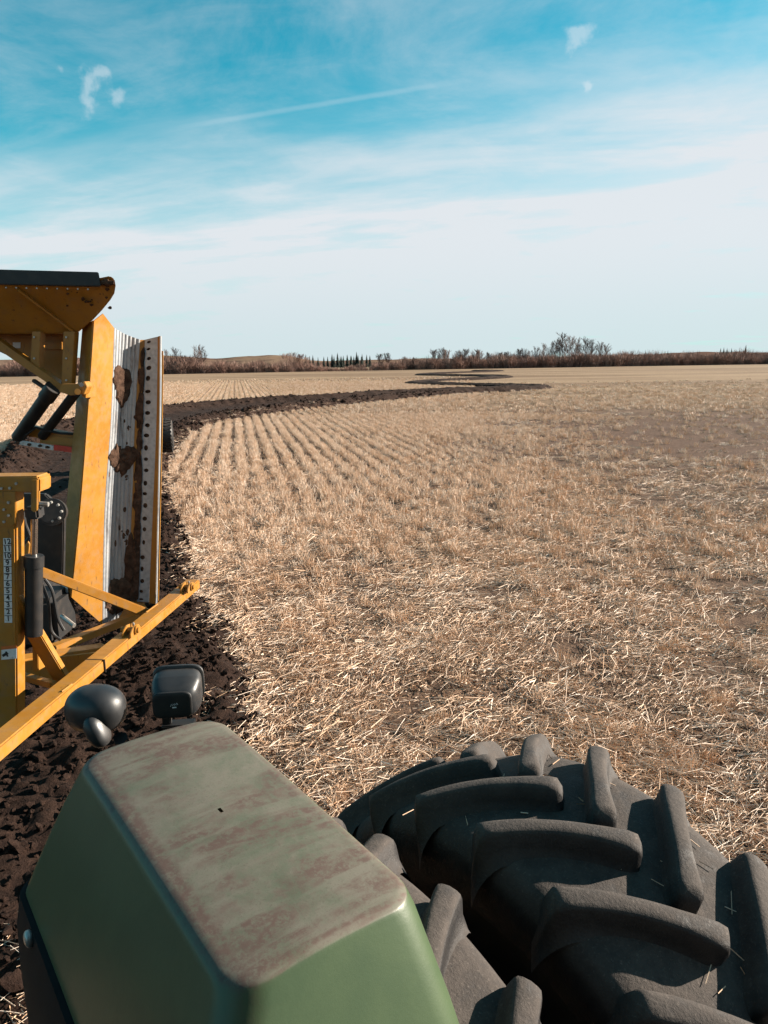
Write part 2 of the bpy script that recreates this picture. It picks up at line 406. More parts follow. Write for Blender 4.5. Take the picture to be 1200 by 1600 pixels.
# ------------------------------------------------------------------ ground
bm = bmesh.new()
rings = [0, 8, 20, 45, 90, 180, 400, 900, 2500, 7000]; NS = 72
c0 = bm.verts.new((0, 0, 0)); prev = None
for r_ in rings[1:]:
    ring = [bm.verts.new((r_*math.cos(t), r_*math.sin(t), 0)) for t in np.linspace(0, 2*math.pi, NS, endpoint=False)]
    for i in range(NS):
        if prev is None: bm.faces.new((c0, ring[i], ring[(i+1) % NS]))
        else: bm.faces.new((prev[i], ring[i], ring[(i+1) % NS], prev[(i+1) % NS]))
    prev = ring
obj('field', bm, M_FIELD, kind='structure')

# ditch spoil: paired edges of the dug strip (left, right)
LR = [((-9, 2.6), (-1.6, 2.9)), ((-9, 4.0), (-1.35, 4.3)), ((-9.3, 6), (-1.05, 5.5)), ((-9.5, 8), (-1.2, 6.9)), ((-9.8, 10), (-1.7, 8.2)), ((-10, 13), (-2.55, 10)),  # nearest rows run forward, dark soil standing in for shade over straw
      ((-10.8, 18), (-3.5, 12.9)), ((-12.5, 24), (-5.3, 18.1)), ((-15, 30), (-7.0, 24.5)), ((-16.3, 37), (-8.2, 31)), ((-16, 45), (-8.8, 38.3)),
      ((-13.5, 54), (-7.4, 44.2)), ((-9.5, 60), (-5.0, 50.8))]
CW = [(-2.5, 61.5, 7), (3, 69.5, 6.5), (8.5, 75.0, 5.2), (13.5, 78.5, 4.6), (16.6, 83.5, 4.6), (14.6, 90, 4.6), (9, 97, 4.6), (5.6, 106, 4.8), (8, 116, 5), (15.5, 125, 5), (21, 135, 5), (21, 147, 5), (15, 158, 5.2), (10, 170, 5.2), (13, 184, 5), (24, 198, 5), (32, 212, 5), (29, 226, 5)]
cc = np.array(CW)
for i, (x, y, wd) in enumerate(CW):
    d = cc[min(i+1, len(cc)-1), :2] - cc[max(i-1, 0), :2]; d /= np.linalg.norm(d); n_ = np.array([d[1], -d[0]])
    LR.append((tuple(np.array([x, y]) - n_*wd/2), tuple(np.array([x, y]) + n_*wd/2)))
EL = catmull([a for a, b in LR], 40); ER = catmull([b for a, b in LR], 40)
# resample: spacing grows with distance
path = (EL+ER)/2; keep = [0]; acc = 0
fine_i = np.linspace(0, len(path)-1, 60000)
cx = np.interp(fine_i, np.arange(len(path)), path[:, 0]); cy = np.interp(fine_i, np.arange(len(path)), path[:, 1])
rx = np.interp(fine_i, np.arange(len(path)), ER[:, 0]); ry = np.interp(fine_i, np.arange(len(path)), ER[:, 1])
lx = np.interp(fine_i, np.arange(len(path)), EL[:, 0]); ly = np.interp(fine_i, np.arange(len(path)), EL[:, 1])
sel = [0]; 
seg = np.maximum(np.hypot(np.diff(rx), np.diff(ry)), np.hypot(np.diff(lx), np.diff(ly))); s_acc = np.concatenate([[0], np.cumsum(seg)])
last = 0
for i in range(1, len(fine_i)):
    if s_acc[i]-s_acc[last] > max(.06, .0052*np.hypot(cx[i], cy[i])): sel.append(i); last = i
sel = np.array(sel); NU = 110
def fbm(x, y, sc, oc=4, seed=0.):
    return noise.fractal(Vector((x*sc+seed, y*sc-seed, seed)), .9, 2.1, oc, noise_basis='PERLIN_ORIGINAL')
def sstep(x, a, b):
    t = min(max((x-a)/(b-a), 0), 1); return t*t*(3-2*t)
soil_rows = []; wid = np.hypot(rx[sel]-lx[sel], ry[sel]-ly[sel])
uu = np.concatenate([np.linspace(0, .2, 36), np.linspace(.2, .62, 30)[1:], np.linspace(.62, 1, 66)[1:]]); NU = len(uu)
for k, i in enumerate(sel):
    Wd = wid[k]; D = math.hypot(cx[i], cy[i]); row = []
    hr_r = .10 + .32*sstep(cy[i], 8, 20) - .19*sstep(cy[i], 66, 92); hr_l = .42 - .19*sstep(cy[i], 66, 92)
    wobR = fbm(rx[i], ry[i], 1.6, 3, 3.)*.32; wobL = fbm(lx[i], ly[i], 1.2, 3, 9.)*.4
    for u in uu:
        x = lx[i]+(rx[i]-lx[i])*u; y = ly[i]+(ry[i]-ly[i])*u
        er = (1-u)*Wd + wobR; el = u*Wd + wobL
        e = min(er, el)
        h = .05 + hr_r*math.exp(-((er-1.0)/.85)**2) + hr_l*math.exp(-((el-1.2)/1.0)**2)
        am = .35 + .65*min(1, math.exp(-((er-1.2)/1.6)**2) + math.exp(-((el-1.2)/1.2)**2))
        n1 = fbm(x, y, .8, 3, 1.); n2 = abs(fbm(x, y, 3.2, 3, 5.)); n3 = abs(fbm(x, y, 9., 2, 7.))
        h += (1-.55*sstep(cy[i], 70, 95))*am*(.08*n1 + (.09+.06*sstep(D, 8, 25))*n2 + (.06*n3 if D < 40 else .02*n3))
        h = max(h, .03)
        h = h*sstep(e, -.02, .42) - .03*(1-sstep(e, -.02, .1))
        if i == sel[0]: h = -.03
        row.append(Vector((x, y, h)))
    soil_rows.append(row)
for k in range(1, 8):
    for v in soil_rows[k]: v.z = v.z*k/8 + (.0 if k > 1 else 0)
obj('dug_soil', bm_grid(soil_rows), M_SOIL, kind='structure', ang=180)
SOIL = np.concatenate([np.stack([lx[sel], ly[sel]], 1), np.stack([rx[sel], ry[sel]], 1)[::-1]])
def in_soil(px, py, pad=0):
    ins = np.zeros(len(px), bool); n = len(SOIL); S = SOIL[::2]; n = len(S)
    for i in range(n):
        x1, y1 = S[i]; x2, y2 = S[(i+1) % n]
        c = ((y1 > py) != (y2 > py)) & (px < (x2-x1)*(py-y1)/(y2-y1+1e-12)+x1)
        ins ^= c
    return ins

# ------------------------------------------------------------------ scattered stuff (point mesh + geometry nodes)
def scatter(name, pts, rots, scl, idx, protos, label, cat):
    me = bpy.data.meshes.new(name); n = len(pts)
    me.vertices.add(n); me.vertices.foreach_set('co', np.asarray(pts, np.float32).ravel())
    a = me.attributes.new('rot', 'FLOAT_VECTOR', 'POINT'); a.data.foreach_set('vector', np.asarray(rots, np.float32).ravel())
    a = me.attributes.new('scl', 'FLOAT_VECTOR', 'POINT'); a.data.foreach_set('vector', np.asarray(scl, np.float32).ravel())
    a = me.attributes.new('idx', 'INT', 'POINT'); a.data.foreach_set('value', np.asarray(idx, np.int32))
    o = bpy.data.objects.new(name, me); COL.objects.link(o); o['kind'] = 'stuff'; tag(o, label, cat)
    pc = bpy.data.collections.new(name+'_pieces')
    for q in protos: pc.objects.link(q)
    ng = bpy.data.node_groups.new(name, 'GeometryNodeTree')
    ng.interface.new_socket('Geometry', in_out='INPUT', socket_type='NodeSocketGeometry')
    ng.interface.new_socket('Geometry', in_out='OUTPUT', socket_type='NodeSocketGeometry')
    N, L = ng.nodes, ng.links
    gi, go = N.new('NodeGroupInput'), N.new('NodeGroupOutput')
    ip = N.new('GeometryNodeInstanceOnPoints'); ci = N.new('GeometryNodeCollectionInfo')
    ci.inputs[0].default_value = pc; ci.inputs['Separate Children'].default_value = True; ci.inputs['Reset Children'].default_value = True
    def na(nm, ty):
        x = N.new('GeometryNodeInputNamedAttribute'); x.data_type = ty; x.inputs[0].default_value = nm; return x.outputs[0]
    er = N.new('FunctionNodeEulerToRotation'); L.new(na('rot', 'FLOAT_VECTOR'), er.inputs[0])
    L.new(gi.outputs[0], ip.inputs['Points']); L.new(ci.outputs[0], ip.inputs['Instance']); ip.inputs['Pick Instance'].default_value = True
    L.new(na('idx', 'INT'), ip.inputs['Instance Index']); L.new(er.outputs[0], ip.inputs['Rotation']); L.new(na('scl', 'FLOAT_VECTOR'), ip.inputs['Scale'])
    L.new(ip.outputs[0], go.inputs[0])
    md = o.modifiers.new('scatter', 'NODES'); md.node_group = ng
    return o
def proto(name, V, F, m, tint=None):
    me = bpy.data.meshes.new(name); me.from_pydata([tuple(v) for v in V], [], F); me.materials.append(m)
    if tint is not None:
        a = me.attributes.new('tint', 'FLOAT', 'POINT'); a.data.foreach_set('value', np.asarray(tint, np.float32))
    return bpy.data.objects.new(name, me)
def blade(V, F, T, base, d, L, wd, tint, bend=.0, side=None):
    """a thin three-sided straw as two crossed ribbons' cheap cousin: one folded strip"""
    d = Vector(d).normalized(); s = side or d.cross(Vector((random.uniform(-1, 1), random.uniform(-1, 1), random.uniform(-.3, .3)))).normalized()
    n = d.cross(s); i = len(V); base = Vector(base); m_ = base + d*L*.55 + Vector((0, 0, -bend*L*.3)); tp = base + d*L + Vector((0, 0, -bend*L))
    for c in (base, m_, tp):
        V += [c - s*wd/2, c + n*wd*.5, c + s*wd/2]; T += [tint]*3
    for k in (0, 3):
        F += [(i+k, i+k+1, i+k+4, i+k+3), (i+k+1, i+k+2, i+k+5, i+k+4)]
def tuft(k, n=26, rad=.045, hmin=.09, hmax=.20, wd=.006, lo=.25, hi=.75, length=0, lean=.32):
    V, F, T = [], [], []
    for _ in range(n):
        b_ = (random.gauss(0, rad), random.gauss(0, rad) if not length else random.uniform(-length/2, length/2), -.01)
        blade(V, F, T, b_, (random.gauss(0, lean), random.gauss(0, lean), 1), random.uniform(hmin, hmax), wd*random.uniform(.7, 1.3), random.uniform(lo, hi), random.uniform(0, .1))
    return proto('stubble_tuft', V, F, M_STRAW, T)
def litter(k, n=95, rad=.38, wd=.0037):
    V, F, T = [], [], []
    for _ in range(n):
        a = random.gauss(.25, .75) + (math.pi if random.random() < .5 else 0); r_ = rad*math.sqrt(random.random()); t_ = random.uniform(0, 2*math.pi)
        L = random.uniform(.06, .26); el = random.gauss(.07, .16)
        blade(V, F, T, (r_*math.cos(t_), r_*math.sin(t_), random.uniform(.008, .055)), (math.cos(a), math.sin(a), el), L, wd*random.uniform(.6, 1.4),
              min(1, max(0, random.gauss(.70, .27))), random.uniform(-.05, .18))
    return proto('straw_litter', V, F, M_STRAW, T)
def vnoise(x, y, sc, seed):
    """cheap smooth noise on arrays"""
    r0 = np.random.default_rng(seed); g = r0.random((64, 64)); X, Y = x*sc+17.3, y*sc+9.1
    xi, yi = np.floor(X).astype(int), np.floor(Y).astype(int); fx, fy = X-xi, Y-yi; fx = fx*fx*(3-2*fx); fy = fy*fy*(3-2*fy)
    q = lambda i, j: g[(xi+i) % 64, (yi+j) % 64]
    return (q(0,0)*(1-fx)+q(1,0)*fx)*(1-fy)+(q(0,1)*(1-fx)+q(1,1)*fx)*fy
def brown(x, y):
    q = np.hypot((x-15)/13., (y-31)/15.) + (vnoise(x, y, .25, 3)-.5)*.7
    return np.clip((1.15-q)/.6, 0, 1)
def in_view(x, y, pad=2.5):
    return (np.abs(x) < y*.60+pad) & (y > 2.2)
def rowpts(d0, d1, step, rows, jit):
    n0 = int(d1*1.0/rows)+2
    nn, tt = np.meshgrid(np.arange(-n0, n0+1)*rows, np.arange(-2, d1*1.15, step), indexing='ij')
    nn = nn + rng.normal(0, jit, nn.shape); tt = tt + rng.uniform(-step/2, step/2, tt.shape)
    x = nn*ROWN[0]+tt*ROWD[0]; y = nn*ROWN[1]+tt*ROWD[1]; x, y = x.ravel(), y.ravel()
    d = np.hypot(x, y); ok = (d >= d0) & (d < d1) & in_view(x, y)
    x, y = x[ok], y[ok]; ok = ~in_soil(x, y); return x[ok], y[ok]
# standing stubble near
x, y = rowpts(2.5, 44, .105, ROWS, .045)
d = np.hypot(x, y)
sg = np.clip((25-d)/9, 0, 1)*.15; jn = rng.normal(0, 1, len(x))*sg; x = x+ROWN[0]*jn; y = y+ROWN[1]*jn
kk = ~in_soil(x, y); x, y, d = x[kk], y[kk], d[kk]
stand = np.clip((d-7)/7, .30, 1)*np.clip(1.1-brown(x, y)*1.1, .10, 1)
stand *= np.clip(.35+1.3*vnoise(x, y, .45, 11), .3, 1)
right = np.clip((x - (1.0+.13*y))/3.0, 0, 1)*np.clip((26-y)/8, 0, 1); stand *= 1-.55*right
ok = rng.random(len(x)) < stand; x, y = x[ok], y[ok]; n = len(x); d = np.hypot(x, y)
prot = [tuft(k, 34, .05, .10, .21, .005, .3, .9) for k in range(3)] + [tuft(k, 36, .055, .10, .20, .0052, .5, 1.0) for k in range(3)] + [tuft(k, 18, .05, .06, .14, .007, .35, .9, lean=.6) for k in range(3)]
hs = rng.uniform(.75, 1.25, n)*np.clip(.75+.25*(d-6)/8, .75, 1.05)
scatter('standing_stubble', np.stack([x, y, np.zeros(n)], 1), np.stack([rng.normal(0, .12, n), rng.normal(0, .12, n), rng.uniform(0, 6.28, n)], 1),
        np.stack([hs*1.1, hs*1.1, hs], 1), np.where((x < .2*y) & (d > 11) & (rng.random(n) < .85), rng.integers(3, 6, n), rng.integers(0, 9, n)), prot, 'golden cut stubble standing in drill rows across the field', 'stubble')
# far rows as longer clumps
x, y = rowpts(40, 150, .9, ROWS, .02)
far_ok = rng.random(len(x)) < np.clip(1.0-brown(x, y), .1, 1)*np.clip(1.25-(np.hypot(x, y)-60)/120, .35, 1)*np.where(x > .10*y+2, np.clip((110-y)/70, 0, 1)**1.5*.8, 1)*np.clip((150-y)/40, 0, 1); x, y = x[far_ok], y[far_ok]; n = len(x)
prot = [tuft(k, 40, .05, .10, .22, .016, .45, .95, length=1.0, lean=.3) for k in range(4)]
scatter('far_stubble_rows', np.stack([x, y, np.zeros(n)], 1), np.stack([np.zeros(n), np.zeros(n), np.full(n, -ROWAZ)+rng.choice([0, math.pi], n)], 1),
        np.stack([np.ones(n)*1.2, np.ones(n), rng.uniform(.8, 1.2, n)], 1), rng.integers(0, 4, n), prot, 'pale rows of stubble running away beyond the dark spoil bank', 'stubble')
# lying straw
def litterpts(d0, d1, dens):
    n = int(dens*(d1*1.3)*(d1)*1.1); x = rng.uniform(-d1*.66, d1*.66, n); y = rng.uniform(2, d1, n); d = np.hypot(x, y)
    ok = (d >= d0) & (d < d1) & in_view(x, y); x, y = x[ok], y[ok]; ok = ~in_soil(x, y); return x[ok], y[ok]
xs, ys = [], []
for a_, b_, de in ((2.2, 9, 12.5), (9, 15, 9), (15, 24, 4.5), (24, 45, 1.2)):
    x, y = litterpts(a_, b_, de); keepp = rng.random(len(x)) < np.clip(1.1-brown(x, y)*.9, .25, 1)*np.clip(-.25+1.1*vnoise(x, y, .8, 5)+1.25*vnoise(x, y, 2.3, 15), .06, 1)*np.where((x < .16*y) & (y > 15), .4, 1); xs.append(x[keepp]); ys.append(y[keepp])
x, y = np.concatenate(xs), np.concatenate(ys); n = len(x); d = np.hypot(x, y); sc = 1+np.clip((d-12)/30, 0, 1.2)
def chaff(k, n=170, rad=.40):
    V, F, T = [], [], []
    for _ in range(n):
        a = random.uniform(0, 6.28); r_ = rad*math.sqrt(random.random()); t_ = random.uniform(0, 6.28)
        blade(V, F, T, (r_*math.cos(t_), r_*math.sin(t_), random.uniform(.004, .03)), (math.cos(a), math.sin(a), random.gauss(.03, .12)), random.uniform(.015, .06), .005*random.uniform(.6, 1.5), min(1, max(0, random.gauss(.6, .3))))
    return proto('straw_litter', V, F, M_STRAW, T)
prot = [litter(k) for k in range(7)] + [litter(k, 40, .30, .006) for k in range(2)] + [chaff(k) for k in range(3)]
scatter('straw_litter', np.stack([x, y, np.zeros(n)], 1), np.stack([np.zeros(n), np.zeros(n), rng.normal(0, .95, n)], 1),
        np.stack([sc, sc, rng.uniform(.8, 1.5, n)], 1), rng.integers(0, 12, n), prot, 'pale loose straw lying over the stubble field', 'straw')
# clods on the dug soil
def clod(k):
    bm = bmesh.new(); bmesh.ops.create_icosphere(bm, subdivisions=2, radius=1)
    for v in bm.verts:
        f_ = 1+.55*noise.noise(v.co*1.3+Vector((k*7.1, 0, 0)))+.3*noise.noise(v.co*3.1+Vector((k*3.7, 2, 0))); v.co *= f_
        v.co.z *= .7
    me = mesh_of(bm, 28); me.materials.append(M_SOIL); return bpy.data.objects.new('soil_clod', me)
cp_, cs_ = [], []
nr = len(soil_rows)
for _ in range(15000):
    k = int(nr*random.random()**1.25); 
    u = random.random(); edge = random.random()
    j = int(NU*(1-.42*abs(random.gauss(0, .55)))) if edge < .72 else int(NU*.22*abs(random.gauss(.5, .6)))
    j = min(max(j, 3), NU-4); v = soil_rows[min(k, nr-1)][j]
    if v.z < .02: continue
    D = v.length; s = random.uniform(.006, .026)*(1+.04*min(D, 45))*(1 if D < 70 else .45)
    if random.random() < .06: s *= 1.9
    cp_.append((v.x+random.uniform(-.05, .05), v.y+random.uniform(-.05, .05), v.z+s*.2)); cs_.append((s*random.uniform(.7, 1.4), s*random.uniform(.7, 1.4), s*random.uniform(.6, 1.1)))
n = len(cp_)
scatter('soil_clods', cp_, rng.uniform(0, 6.28, (n, 3))*np.array([.15, .15, 1]), cs_, rng.integers(0, 7, n), [clod(k) for k in range(7)], 'dark broken soil clods over the spoil banks of the ditch', 'soil clods')
# dry roots and straw pulled into the soil edge
k_ = rng.integers(4, nr-1, 1300); k_ = (k_*rng.random(1300)**.4).astype(int)
pp, ss = [], []
for k in k_:
    j = NU-1-int(abs(random.gauss(0, 4.5))); j = max(j, NU-24); v = soil_rows[k][min(j, NU-1)]
    if v.length < 60: pp.append((v.x, v.y, max(v.z, 0)-.01)); s = random.uniform(.25, .6)*(1+.01*v.length); ss.append((s, s, s))
n = len(pp)
scatter('torn_straw', pp, rng.uniform(0, 6.28, (n, 3))*np.array([.03, .03, 1]), ss, rng.integers(0, 3, n), [litter(k, 14, .3, .008) for k in range(3)], 'torn straw scattered along the edge of the dark soil', 'straw')

# ------------------------------------------------------------------ hills, trees, thicket
def yh(px): return 565 + (600-px)*.01396
ridge = [(-500, 14), (-200, 16), (0, 15), (150, 17), (250, 20), (300, 16), (345, 13), (385, 15), (425, 17.5), (455, 16), (490, 8), (540, 7), (600, 8), (660, 9), (740, 6.5), (830, 6), (950, 9), (1030, 11), (1100, 13), (1150, 11.5), (1200, 10.5), (1400, 12), (1800, 10)]
xs_ = np.linspace(-500, 1800, 240); hp = np.interp(xs_, [a for a, b in ridge], [b for a, b in ridge])
rows_ = []
for Y, f_ in ((430, -.02), (520, .22), (620, .62), (720, 1.0), (820, .9), (1000, .4)):
    row = []
    for i, px in enumerate(xs_):
        wx = (px-600)/FPX*Y; h = (hp[i] + 1.3*noise.noise(Vector((px*.03, 0, 0))) + .7*noise.noise(Vector((px*.12, 5, 0))))*720/FPX*f_
        row.append((wx, Y + 25*noise.noise(Vector((px*.01, Y*.01, 0))), h if f_ > 0 else -1))
    rows_.append(row)
obj('hills', bm_grid(rows_), M_HILL, kind='structure', ang=180)

def bare_tree(seed, H=10, first=.28, ang=.55, ln=.30, thick=.14, nb=17, lead=1):
    """leafless tree: trunk (sometimes two leaders) and rising branches that carry fans of twigs"""
    rd = random.Random(seed); TV, TF, CV, CF = [], [], [], []
    def seg(V, F, p, q, r0, r1, n=3):
        d = (q-p).normalized(); x = d.orthogonal().normalized(); y = d.cross(x); i = len(V)
        for c, r_ in ((p, r0), (q, r1)):
            for k in range(n): t = 2*math.pi*k/n; V.append(c + (x*math.cos(t)+y*math.sin(t))*r_)
        for k in range(n): F.append((i+k, i+(k+1) % n, i+n+(k+1) % n, i+n+k))
    def limb(p, d, L, r, lv):
        q = p; ns = 4
        for s_ in range(ns):
            d = (d + Vector((rd.gauss(0, .10), rd.gauss(0, .10), .12))).normalized(); q2 = q + d*L/ns; r2 = max(r*.74, .015); seg(CV, CF, q, q2, r, r2); q, r = q2, r2
            if lv > 0:
                for _ in range(2):
                    a = rd.uniform(0, 6.28); x = d.orthogonal().normalized(); y = d.cross(x)
                    limb(q, (d + (x*math.cos(a)+y*math.sin(a))*ang*rd.uniform(.6, 1.5) + Vector((0, 0, .12))).normalized(), L*rd.uniform(.32, .55), max(r*.6, .015), lv-1)
    def stem(p, d, L, r, t0):
        n = 10; V, F = (TV, TF)
        for s_ in range(n):
            d = (d + Vector((rd.gauss(0, .05), rd.gauss(0, .05), .06))).normalized(); q = p + d*L/n; r2 = max(r*.88, .03); seg(V, F, p, q, r, r2, 6); p, r = q, r2
            t = t0 + (1-t0)*(s_+1)/n
            if t > first:
                for _ in range(2 if t < .9 else 3):
                    a = rd.uniform(0, 6.28); limb(q, Vector((math.cos(a)*ang*1.35, math.sin(a)*ang*1.35, 1)).normalized(), H*ln*(1.05-.72*t)*rd.uniform(.7, 1.25), max(r*.5, .03), 2)
        return p, d, r
    stem(Vector((0, 0, -.2)), Vector((0, 0, 1)), H*.82, thick, 0)
    top = max(v.z for v in CV); k_ = H/top
    def mk(V, F):
        me = bpy.data.meshes.new('t'); me.from_pydata([tuple(v*k_) for v in V], [], F); me.materials.append(M_BARK); return me
    return mk(TV, TF), mk(CV, CF)
tall = [bare_tree(s, 10, .26, .62, .42, .16) for s in (1, 2, 3, 4)]
mid_ = [bare_tree(s, 6.5, .16, .70, .48, .12) for s in (11, 12, 13)]
wide = [bare_tree(s, 7.5, .06, .80, .52, .15) for s in (21, 22)]
for m_ in wide: m_[1].materials[0] = M_BRUSH
def plant(name, meshes, loc, sc, label, cat, group, sxy=1.0):
    e = empty(name, loc, random.uniform(0, 6.28)); e.scale = (sc*sxy, sc*sxy, sc)
    obj('trunk', meshes[0], None, e); obj('crown', meshes[1], None, e); tag(e, label, cat, group); return e
def edgeY(px): return float(np.interp(px, [-200, 0, 250, 640, 950, 1200, 1500], [235, 238, 246, 272, 288, 298, 300]))
def top2h(px, top, Y): return W(px, top, Y).z
for px, top in [(818, 543), (826, 546), (838, 540), (851, 535), (862, 532), (873, 526), (881, 518), (889, 523), (900, 526), (914, 525), (921, 529), (937, 532), (946, 536)]:
    Y = edgeY(px)+random.uniform(4, 16); h = top2h(px, top, Y)
    plant('bare_poplar', random.choice(tall), W(px, 560, Y)*Vector((1, 1, 0)) if False else Vector((W(px, 570, Y).x, Y, 0)), h/10, 'tall leafless poplar in the high grove rising above the far shelterbelt', 'tree', 'tall grove poplars', 1.15)
for px, top in [(681, 544), (690, 542), (699, 545), (716, 546), (724, 543), (742, 544), (751, 546), (765, 549), (783, 549), (794, 548), (808, 543)]:
    Y = edgeY(px)+random.uniform(2, 14); h = top2h(px, top, Y)
    plant('bare_tree', random.choice(mid_), Vector((W(px, 570, Y).x, Y, 0)), h/6.5, 'short leafless tree in the shelterbelt behind the winding ditch', 'tree', 'shelterbelt trees behind the ditch')
for px, top in [(262, 552), (274, 549), (286, 546), (297, 548), (309, 546), (317, 548)]:
    Y = edgeY(px)+random.uniform(2, 14); h = top2h(px, top, Y)
    plant('bare_tree', random.choice(mid_+tall), Vector((W(px, 570, Y).x, Y, 0)), h/6.5*.8, 'leafless tree in the brush just beside the silver chute', 'tree', 'trees beside the chute')
for px, top in [(448, 551), (457, 549), (468, 552), (480, 557)]:
    Y = edgeY(px)+random.uniform(2, 8); h = top2h(px, top, Y)
    plant('spreading_tree', random.choice(wide), Vector((W(px, 570, Y).x, Y, 0)), h/7.5, 'broad reddish leafless tree standing alone between the brush rows', 'tree', 'broad reddish trees', 1.15)
for px, top in [(595, 551), (604, 550), (632, 556), (648, 557)]:
    Y = edgeY(px)+random.uniform(2, 8); h = top2h(px, top, Y)
    plant('bare_tree', random.choice(mid_), Vector((W(px, 570, Y).x, Y, 0)), h/6.5, 'small leafless tree to the right of the dark conifer rows', 'tree', 'small trees by the conifers')
def spruce(seed, H=10):
    rd = random.Random(seed); V, F = [], []
    z = .9
    while z < H:
        t = z/H; rad = (1-t)**.8*H*.23+.08; nb = 9
        for k in range(nb):
            a = 2*math.pi*k/nb+rd.uniform(-.3, .3); L = rad*rd.uniform(.7, 1.2); wd = L*.55
            dx, dy = math.cos(a), math.sin(a); i = len(V)
            V += [(0, 0, z+.3), (dx*L*.6-dy*wd/2, dy*L*.6+dx*wd/2, z-L*.12), (dx*L, dy*L, z-L*.38), (dx*L*.6+dy*wd/2, dy*L*.6-dx*wd/2, z-L*.12)]
            F += [(i, i+1, i+2), (i, i+2, i+3)]
        z += H*.035
    cr = bpy.data.meshes.new('c'); cr.from_pydata(V, [], F); cr.materials.append(M_NEEDLE)
    return mesh_of(bm_cyl((0, 0, -.2), (0, 0, H*.97), .14, .03, 6, 0)), cr
spr = [spruce(s) for s in (1, 2, 3)]
for m_ in spr: m_[0].materials.append(M_BARK)
con = [(478, 554), (484, 556), (489, 555), (497, 558), (506, 557), (512, 557), (519, 553), (522, 556)] + [(528+i*3.3+random.uniform(-2, 2), random.choice([550.5, 553, 555, 556.5])+random.uniform(-1, 1)) for i in range(13)] + [(573, 554), (578, 555)]
for px, top in con:
    Y = 430+random.uniform(-12, 12); h = top2h(px, top, Y)
    plant('spruce', random.choice(spr), Vector((W(px, 565, Y).x, Y, 0)), h/10, 'dark pointed spruce packed in the dense conifer block on the far rise' if px > 525 else 'dark pointed spruce in the loose row between broad reddish tree and conifer block', 'tree', 'dense conifer block' if px > 525 else 'loose conifer row')
for px, top in [(1125, 544), (1130, 543), (1135, 544), (1142, 544), (1164, 539)]:
    Y = 430+random.uniform(-12, 12); h = top2h(px, top, Y)
    plant('spruce', random.choice(spr), Vector((W(px, 560, Y).x, Y, 0)), h/10, 'dark spruce standing alone above the low purple-brown brush', 'tree', 'spruces above the low brush', .9)
for px, top in [(1008, 547), (1017, 549), (1024, 548), (1034, 547), (1043, 547)]:
    Y = 400+random.uniform(-12, 12); h = top2h(px, top, Y)
    plant('spruce', random.choice(spr), Vector((W(px, 560, Y).x, Y, 0)), h/10, 'small dark spruce poking out of the brush past the tall grove', 'tree', 'small spruces past the grove', .6)
# thicket
def bush(seed, H=5, wd=2.2):
    rd = random.Random(seed); V, F = [], []
    for _ in range(64):
        b_ = Vector((rd.gauss(0, wd*.28), rd.gauss(0, wd*.28), -.1)); d_ = Vector((rd.gauss(0, .24), rd.gauss(0, .24), 1)).normalized(); L = H*rd.uniform(.45, 1.05); p = b_; 
        for s_ in range(3):
            d_ = (d_+Vector((rd.gauss(0, .12), rd.gauss(0, .12), 0))).normalized(); q = p+d_*L/3; x_ = d_.cross(Vector((rd.gauss(0, 1), rd.gauss(0, 1), .1))).normalized(); r0, r1 = .05*(1-s_*.25), .05*(.75-s_*.25)
            i = len(V); V += [p-x_*r0, p+x_*r0, q+x_*r1, q-x_*r1]; F.append((i, i+1, i+2, i+3)); 
            if s_ > 0:
                for _k in range(2):
                    dd = (d_+Vector((rd.gauss(0, .5), rd.gauss(0, .5), .2))).normalized(); qq = p+dd*L*.28; i = len(V)
                    V += [p-x_*.025, p+x_*.025, qq+x_*.012, qq-x_*.012]; F.append((i, i+1, i+2, i+3))
            p = q
    return proto('bush', V, F, M_BRUSH)
pts, scl = [], []
hpx = [(-300, 6), (0, 5.6), (250, 6.0), (330, 5.2), (420, 4.0), (470, 3.5), (500, 2.8), (520, 1.8), (560, 2.4), (600, 3.8), (660, 4.4), (720, 5.2), (830, 5.6), (950, 5.6), (1050, 5.4), (1200, 5.0), (1500, 5)]
for px in np.arange(-250, 1450, 1.15):
    for k in range(3):
        q = px+random.uniform(-3, 3); Y = edgeY(q)+2+k*7+random.uniform(-3, 3); h = np.interp(q, [a for a, b in hpx], [b for a, b in hpx])*random.uniform(.4, 1.08)
        if noise.noise(Vector((q*.02, k*3.3, 0))) > .28 and q < 780: h *= .5
        if random.random() < (.5 if q < 670 else .15): continue
        h *= .75+.9*(noise.noise(Vector((q*.035, 9.1, k*.7)))*.5+.25)
        pts.append(((q-600)/FPX*Y*1.0, Y, 0)); scl.append((h/5*1.1, h/5*1.1, h/5))
n = len(pts)
scatter('thicket', pts, np.stack([np.zeros(n), np.zeros(n), rng.uniform(0, 6.28, n)], 1), scl, rng.integers(0, 6, n), [bush(s) for s in range(6)], 'reddish brown leafless thicket along the far edge of the field', 'thicket')

# ------------------------------------------------------------------ tractor (local: x across, y towards the rear, z up)
PSI = .63; TC = Vector((.494, 1.908, 0)); TR = .97
tractor = empty('tractor', TC, PSI)
tag(tractor, 'green tractor with dusty fender, dual lugged rear tyres and black work lamps', 'tractor')
Tinv = (Matrix.Translation(TC) @ Matrix.Rotation(PSI, 4, 'Z')).inverted()
def loc(p): return Tinv @ Vector(p)
HW = .30
def crown(a):      # lug-top radius across the tread
    return TR - .030*(abs(a)/HW)**2.2
prof = [(-.235, .60), (-.262, .635), (-.300, .70), (-.318, .77), (-.316, .82), (-.302, .852), (-.280, .873), (-.24, .885), (-.16, .893), (-.08, .896), (0, .897)]
prof = prof + [(-a, r_) for a, r_ in prof[-2::-1]]
def base_r(a): return float(np.interp(abs(a), [0, .08, .16, .24, .28, .302, .316, .32], [.897, .896, .893, .885, .873, .852, .815, .785]))
